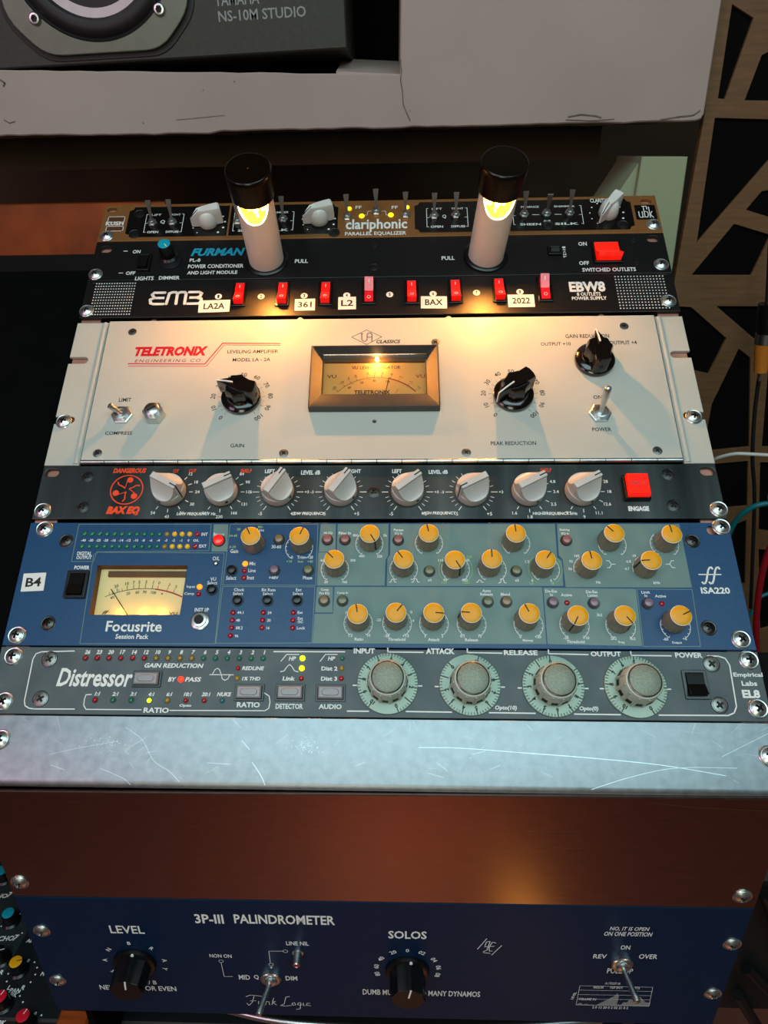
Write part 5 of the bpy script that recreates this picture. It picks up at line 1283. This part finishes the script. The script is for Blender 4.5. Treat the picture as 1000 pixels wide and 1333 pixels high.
Fk = unit('effects_unit', 'navy unit with two black fluted knobs and two long toggles, lowest in rack', 'audio unit', 0, low=234.0)
faceplate(Fk, 241.3, 132.6, 'navy_paint', bevel=.7)
chassis(Fk, 132.6, w=210, d=110)
for p in ((-230.7, 96.8), (-232.4, 38.9), (235.2, 96.3), (233.7, 39.9)): rack_screw(Fk, p, .3)
w = Ink('white_print', .12); T = w.text
T('3P-III', (-112.3, 113.0, 19.6, 9.88), bold=.01); T('PALINDROMETER', (-61.5, 113.6, 67.8, 9.83), bold=.01); T('LEVEL', (-170.7, 99.7, 23.9, 8.49)); T('SOLOS', (20.8, 99.5, 25.8, 8.35), bold=.01)
T('NON ON', (-109.3, 72.0, 15.5, 4.00)); T('LINE NIL', (-54.3, 87.9, 15.6, 4.30)); T('MID', (-95.0, 47.3, 8.0, 5.58)); T('Q', (-86.4, 47.6, 3.6, 5.57)); T('DIM', (-61.3, 47.3, 8.3, 5.10))
T('DUMB MUD UP O NO MANY DYNAMOS', (30.9, 32.7, 83.7, 6.61)); T('BOB / B', (-168.8, 38.6, 18.1, 4.75)); T('NEVER ODD OR EVEN', (-174.8, 31.2, 56.5, 5.78))
T('NO, IT IS OPEN', (166.4, 110.1, 25.5, 4.44), shear=.15); T('ON ONE POSITION', (166.3, 104.8, 31.3, 4.49), shear=.15); T('ON', (166.5, 90.3, 6.3, 4.62)); T('REV', (151.0, 80.0, 8.9, 4.71)); T('OVER', (183.0, 80.8, 12.2, 5.12)); T('PULL UP', (166.6, 63.9, 17.3, 5.73))
c1, c2 = (-171.3, 63.0), (20.9, 60.5)
w.around(c1, 21.5, [('S', 212), ('A', 176), ('N', 140), ('B', 92), ('R', 48), ('A', 6), ('Y', 340)], 3.4)
w.around(c2, 21.8, [('80', 195), ('60', 172), ('40', 147), ('20', 117), ('0', 90), ('02', 63), ('04', 33), ('06', 8), ('08', -15)], 3.6)
w.line([(-109.8, 64.1), (-109.5, 47.7), (-103.4, 47.9)], .35); w.arc((-109.6, 65.9), 1.6, 0, 360, .3, 12); w.line([(-74.9, 65.3), (-74.8, 78.6), (-64.7, 78.9)], .35); w.arc((-63.3, 78.9), 1.6, 0, 360, .3, 12); w.arc((-74.5, 63.1), 1.6, 0, 360, .3, 12); w.area([(-75.6, 60.3), (-73.7, 60.4), (-74.7, 58.1)])
w.norm((-72.7, 18.2, 47.5, 14.66), [[(0, .85), (.08, 1), (.25, .92)], [(.13, .92), (.09, .4), (.03, .1), (.0, .3)], [(.06, .5), (.15, .52)], [(.19, .5), (.18, .25), (.22, .2), (.26, .5), (.26, .2)], [(.29, .2), (.31, .5), (.35, .45), (.35, .2)], [(.39, .2), (.43, .8), (.4, .45), (.45, .5), (.41, .38), (.46, .2)],
      [(.68, .95), (.62, .9), (.58, .3), (.52, .15), (.6, .12), (.7, .2)], [(.72, .2), (.7, .35), (.74, .45), (.76, .25), (.72, .2)], [(.84, .45), (.8, .42), (.79, .25), (.84, .22), (.84, .45), (.82, -.1), (.76, -.15)], [(.88, .42), (.87, .2), (.9, .2)], [(.98, .4), (.94, .42), (.92, .22), (.99, .2)]], .45)
w.norm((76.3, 88.1, 16.0, 17.84), [[(0, .35), (.35, 1)], [(.62, 0), (1, .6)], [(.3, .55), (.35, .8), (.5, .85), (.4, .3), (.25, .2)], [(.75, .75), (.6, .8), (.48, .5), (.5, .25), (.62, .25)], [(.28, .5), (.7, .55)], [(.25, .15), (.55, .1)]], .5)
# printed chart
ch = (167.3, 34.6, 54.2, 26.05)
q = [(141.4, 45.7), (191.6, 45.7), (192.5, 23.3), (141.4, 22.2)]
w.line(q, .25, True)
for t_ in (.22, .45, .68): w.line([(q[0][0] + (q[3][0] - q[0][0]) * t_, q[0][1] + (q[3][1] - q[0][1]) * t_), (q[1][0] + (q[2][0] - q[1][0]) * t_, q[1][1] + (q[2][1] - q[1][1]) * t_)], .25)
T('RACECAR', (154.6, 44.3, 6.9, 2.75)); T('TOP SPOT', (166.8, 44.3, 9.0, 2.74)); T('SPOTS', (179.5, 44.3, 6.8, 2.74)); T('A I TOOT IA', (163.7, 49.2, 10.5, 2.72)); T('2 0 12 20 0 2 02 21 0 2', (165.8, 19.9, 25.3, 2.87)); T('VOLUME IN', (148.4, 29.7, 12.3, 2.82)); T('LEVEL', ((138.5, 33.5)[0], (138.5, 33.5)[1], 9, 1.8), rot=78)
w.build('lettering', Fk)
gk = Ink('grey_print', .1)
y0 = q[3][1]
def hill(xa, xb, f, n):
    (xa, _), (xb, _) = xa, xb
    for i in range(n):
        x = xa + (xb - xa) * i / n; h_ = f(i / n)
        gk.area(rect(x, y0, x + (xb - xa) / n * .78, y0 + h_))
hill((154.4, 21.8), (170.0, 22.4), lambda t_: 16 * (t_ ** 1.1) if t_ < .85 else 16 * (1 - (t_ - .85) * 1.8), 24)
hill((169.5, 22.4), (193.0, 23.3), lambda t_: 12 * t_ / .62 + 1.0 * math.sin(40 * t_) if t_ < .62 else 12 * max(.42, 1 - (t_ - .62) * 2.6), 30)
hill((141.5, 21.3), (154.4, 21.8), lambda t_: 2.6 * abs(math.sin(9 * t_)) * (1 - t_) + .5, 14)
gk.build('printed_chart', Fk, 'small printed chart with two humps')
fluted_knob(Fk, c1, 84); fluted_knob(Fk, c2, 80)
def knurl_toggle(par, p, tilt, az):
    o = put(shape('knt', lambda: MB().lathe([(7.4, 0), (7.4, 2.4), (6.6, 3.0), (5.0, 3.2), (4.6, 2.4)], 80, rf=lambda t: 1 - .04 * (round(t * 80 / (2 * PI)) % 2)).mesh('knurled_nut', 'steel', 20)), 'toggle_switch', par, p)
    put(shape('knb', lambda: MB().lathe([(4.2, 2), (4.0, 5), (3.0, 5.6)], 24).mesh('bushing', 'chrome', 40)), 'bushing', o)
    l_ = put(shape('knl', lambda: MB().lathe([(1.6, 0), (1.7, 6), (2.2, 17), (2.5, 20), (2.1, 21.6), (.4, 22.2)], 20).mesh('lever', 'chrome', 40)), 'lever', o, (0, 0, 4))
    a = math.radians(az); l_.rotation_mode = 'AXIS_ANGLE'; l_.rotation_axis_angle = (math.radians(tilt), -math.sin(a), math.cos(a), 0)
knurl_toggle(Fk, (-75.7, 48.9), 14, 190); knurl_toggle(Fk, (166.0, 74.2), 9, 350)
pl = put(MB().lathe([(3.9, 0), (3.9, 1.2), (3.0, 1.6), (2.6, 9.2), (2.0, 9.8), (1.9, 9.2)], 24).mesh('barrel', 'chrome', 40), 'pilot_lamp', Fk, (-54.6, 78.3)); put(MB().lathe([(1.9, 8.6), (1.8, 9.4), (.5, 9.8)], 18).mesh('red_lens', 'led_red_off', 40), 'red_lens', pl)
w = Ink('gold_print', .1)

# ================================================================ things around the rack
# loudspeaker lying on its side on the shelf
sp = thing('loudspeaker', 'black loudspeaker lying on its side on the white shelf', 'loudspeaker')
(ax, az_), (bx, bz_) = (-367.7, 1360.2), (-28.3, 1369.7)
ang_ = math.atan2(bz_ - az_, bx - ax)
sp.location = (bx * MM, .508, bz_ * MM)
sp.rotation_euler = (PI / 2, 0, 0)
M = Matrix.Translation((bx * MM, .508, bz_ * MM)) @ Matrix.Rotation(-ang_, 4, 'Y') @ Matrix.Rotation(PI / 2, 4, 'X')
sp.rotation_euler = M.to_euler()
put(MB().bevel_box(-382, 0, 0, 215, -199, 0, 1.2).mesh('cabinet', 'speaker_black', 30), 'cabinet', sp)
def loc(px): # picture position on the baffle is worked out in metres from its lower right corner
    (x, z) = px; dx, dz = x - bx, z - bz_
    return (dx * math.cos(ang_) + dz * math.sin(ang_), -dx * math.sin(ang_) + dz * math.cos(ang_))
s1, s2 = loc((-320.8, 1399.1)), loc((-201.9, 1403.5))
wc = ((s1[0] + s2[0]) / 2, (s1[1] + s2[1]) / 2 + (s2[0] - s1[0]) / 2 - 2)
Rf = 94
def fr(t):
    a = (t % (PI / 2)) - PI / 4
    return min(1.0, .885 / max(.5, math.cos(abs(abs(a)))) ) if abs(a) > -1 else 1
def frame_poly(k=1.0):
    R = Rf * k; c = R * .94; d = R * .60
    return [(wc[0] + x, wc[1] + y) for x, y in ((d, -c), (c, -d), (c, d), (d, c), (-d, c), (-c, d), (-c, -d), (-d, -c))]
def soft_poly(k):
    P = frame_poly(k); out = []
    for i in range(8):
        p0, p1, p2 = Vector(P[i - 1]), Vector(P[i]), Vector(P[(i + 1) % 8])
        for t_ in (0, .25, .5, .75, 1):
            a = p1 + (p0 - p1).normalized() * 16; b2 = p1 + (p2 - p1).normalized() * 16
            q_ = a * (1 - t_) ** 2 + p1 * 2 * t_ * (1 - t_) + b2 * t_ ** 2; out.append((q_.x, q_.y))
    return out
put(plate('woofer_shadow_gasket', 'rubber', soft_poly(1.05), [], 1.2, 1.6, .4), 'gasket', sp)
put(plate('woofer_frame', 'speaker_ring', soft_poly(1.0), [circle(wc[0], wc[1], 79, 64)], 6, 5, .9), 'woofer_frame', sp)
put(MB().stack([[(wc[0] + r * math.cos(2 * PI * i / 72), wc[1] + r * math.sin(2 * PI * i / 72), z) for i in range(72)] for r, z in ((79.4, 6.2), (78, 6.8), (76.5, 5), (73.5, 8.5), (68, 10.2), (62.5, 8.5), (60, 4.0))], False, False).mesh('surround', 'rubber', 40), 'surround', sp)
put(MB().stack([[(wc[0] + r * math.cos(2 * PI * i / 72), wc[1] + r * math.sin(2 * PI * i / 72), z) for i in range(72)] for r, z in ((60.5, 4.4), (58, 3.2), (30, -6), (28, -4), (14, 2), (.5, 4))], False, False).mesh('cone', 'cone_white', 40), 'cone', sp)
for p in (s1, s2, (s1[0], s1[1] + 120), (s2[0], s2[1] + 120)):
    o = put(MB().lathe([(5.6, 5), (5.6, 7.6), (4.4, 9.2), (2.8, 9.4), (2.6, 8.2)], 24).mesh('frame_bolt', 'chrome', 40), 'frame_bolt', sp, (p[0], p[1], 0))
    put(MB().lathe([(3.2, 8.4), (3.2, 9.5), (1.5, 9.6), (1.4, 8.6)], 6).mesh('hex_socket', 'recess_shade', 20), 'hex_socket', o)
w = Ink('grey_print', .1)
t1 = loc((-107.4, 1398.7)); t2 = loc((-136.1, 1409.4))
wd = (loc((-66.2, 1401.3))[0] - loc((-148.8, 1398.5))[0])
w.text('NS-10M STUDIO', (t1[0], t1[1], wd, 8.6)); w.text('YAMAHA', (t2[0] + 6, t2[1] + 1, 42, 9))
w.build('maker_lettering', sp)

# cables hanging and running on the right
def cable(name, label, pts, r, m, cat='cable'):
    o = put(MB().tube(smooth_path(pts, 8), r, 10).mesh(name, m, 60), name)
    return tag(o, label, cat)
def V3(p, y): return (p[0], y, p[1])
cable('thin_cable', 'thin white cable running right from beside the pale amplifier', [V3((365.5, 970.2), 440), V3((367.0, 979.9), 430), V3((377.2, 988.5), 420), V3((390.6, 990.5), 415), V3((424.0, 989.9), 410), V3((472.6, 984.4), 410), V3((802.5, 952.8), 400)], 1.9, 'cable_white')
cable('teal_cable', 'teal cable arching away right of the blue unit', [V3((401.3, 854.7), 440), V3((401.0, 897.9), 430), V3((408.1, 922.5), 420), V3((424.2, 932.5), 415), V3((468.8, 939.6), 410), V3((855.6, 839.6), 400)], 3.0, 'cable_teal')
cable('red_cable', 'dark red cable curving down at the right frame edge', [V3((528.5, 1137.5), 430), V3((461.4, 975.9), 430), V3((453.8, 891.0), 430), V3((447.7, 855.5), 430), V3((451.6, 796.9), 430), V3((465.6, 728.5), 430), V3((491.2, 655.2), 430), V3((542.5, 548.7), 430), V3((681.4, 264.5), 430)], 3.6, 'cable_red')
cable('teal_cable', 'short dim teal cable crossing beside the red cable', [V3((464.2, 728.3), 470), V3((476.6, 758.2), 470), V3((494.8, 781.5), 470), V3((660.8, 815.8), 470)], 2.4, 'cable_teal')
jp = thing('audio_plug', 'black audio plug with orange sleeve hanging at the right edge', 'plug', (0, 0, 0))
def seg(nm, pa, pb, ra, rb, m): put(MB().tube([V3(pa, 440), V3(pb, 440)], ra, 24, [ra, rb]).mesh(nm, m, 40), nm, jp)
seg('plug_body', (387.0, 1141.0), (391.0, 1111.4), 9.5, 8.5, 'black_plastic'); seg('plug_collar', (391.0, 1111.4), (391.8, 1101.3), 9.2, 9.2, 'steel'); seg('orange_sleeve', (391.8, 1101.3), (394.9, 1071.8), 8.8, 6.4, 'plug_orange'); seg('plug_tip', (394.9, 1071.8), (395.6, 1062.0), 2.6, 1.6, 'steel')
put(MB().tube(smooth_path([V3((398.1, 1065.7), 446), V3((404.7, 1023.6), 450), V3((415.4, 970.1), 452), V3((431.9, 913.2), 455), V3((462.6, 764.7), 458)], 8), 2.2, 8).mesh('black_lead', 'cable_black', 50), 'black_lead', jp)
cable('black_cable', 'black cable hanging down from above the orange-sleeved plug', [V3((379.3, 1207.6), 450), V3((384.8, 1165.8), 445), V3((387.1, 1140.2), 440)], 3.5, 'cable_black')

# mixing console under the lower left, with its coloured knobs
ZC = 620
mc = thing('mixing_console', 'black mixing console with coloured knobs under the rack at lower left', 'mixing console', (-330, 100, ZC))
def cp(p): return (p[0] + 330, p[1] - 100)
put(MB().bevel_box(-170, 540, -60, 340, -60, 0, 2).mesh('console_body', 'console_black', 30), 'console_body', mc)
for lx, ly in ((-150, -40), (-150, 320), (520, -40), (520, 320)): put(MB().box(lx - 15, lx + 15, ly - 15, ly + 15, -620, -60).mesh('leg', 'console_black', 0), 'leg', mc)
gp = [cp((-472.6, 230.8)), cp((-364.7, 35.7)), cp((-341.4, 76.8)), cp((-337.5, 121.5)), cp((-402.4, 203.1))]
put(MB().prism(gp, 0, .4).mesh('grey_section', 'console_grey', 0), 'grey_section', mc)
for p, m_, ln_ in ((cp((-386.2, 172.2)), 'teal_cap', 'teal_cap'), (cp((-357.5, 127.0)), 'teal_cap', 'teal_cap'), (cp((-328.3, 81.2)), 'yellow_cap', 'black_print'), (cp((-301.2, 36.7)), 'red_cap', 'white_print'), (cp((-328.3, 51.5)), 'red_cap', 'white_print'), (cp((-349.0, 90.5)), 'black_plastic', 'white_print')):
    small_knob(mc, p, 70 if m_ == 'red_cap' else 20, m_, 'knob with %s cap' % m_.split('_')[0], 6.6, 14, ln_)
w = Ink('white_print', .5); T = w.text
def ht(s_, p, h_, rot=0, wd=None): q_ = cp(p); T(s_, (q_[0], q_[1], wd, h_), rot, shear=.2, bold=.02)
ht('ECHO', (-383.6, 153.2), 5, 4); ht('7', (-372.6, 155.1), 6); ht('ECHO', (-356.5, 110.5), 5, 4); ht('7', (-345.7, 111.5), 6); ht('L', (-330.7, 66.3), 4); ht('R', (-318.1, 66.6), 4); ht('PAN', (-323.9, 63.9), 4); ht('BK', (-323.6, 60.3), 4)
ht('0', (-324.0, 90.3), 3.5); ht('0', (-297.4, 45.4), 3.5); ht('AL', (-331.4, 108.9), 3.5); ht('M', (-305.2, 79.0), 3.5); ht('BK', (-323.5, 37.4), 4); ht('R', (-344.2, 79.4), 4)
for px in ((-353.0, 135.2), (-341.8, 116.1), (-317.6, 89.1), (-313.0, 84.3), (-312.0, 78.2), (-313.2, 71.4), (-335.3, 71.5), (-337.1, 78.2), (-317.6, 59.5), (-312.5, 54.5), (-291.4, 44.3), (-365.3, 122.4)): w.dot(cp(px), .8, 8)
w.build('lettering', mc)
# timber cheek and dark frame seen below the lower right
tb = put(MB().bevel_box((-273.9, 56.5)[0], (-246.9, 57.2)[0], -60, (-265.8, 47.6)[1], 560, 626, 2).mesh('timber_post', 'oak', 30), 'timber_post')
tag(tb, 'orange-brown timber end below the lower left corner of the navy unit', 'timber')
fr_ = thing('console_frame', 'dark steel console frame beside the lower right of the rack', 'frame')
b = MB(); b.bevel_box(252, 420, 60, 330, 630, 800, 5); put(b.mesh('frame_body', 'console_black', 30), 'frame_body', fr_)
for i, (pa, pb) in enumerate((((294.9, 700.5), (337.2, 648.6)), ((296.5, 663.5), (342.2, 584.7)), ((288.8, 791.4), (329.6, 706.9)))):
    put(MB().tube([V3(pa, 52), V3(pb, 52)], 4.5, 14).mesh('frame_rod', 'black_satin', 40), 'frame_rod', fr_)
for lx, ly in ((265, 75), (407, 75), (265, 317), (407, 317)): put(MB().box(lx - 12, lx + 12, ly - 12, ly + 12, 0, 632).mesh('leg', 'console_black', 0), 'leg', fr_)
hn = MB().tube(smooth_path([(-120, 30, 664), (-60, 18, 671), (60, 16, 673), (180, 30, 664)], 6), 3.0, 12)
tag(put(hn.mesh('metal_handle', 'chrome', 50), 'metal_handle'), 'thin chrome handle just below the navy unit', 'handle')
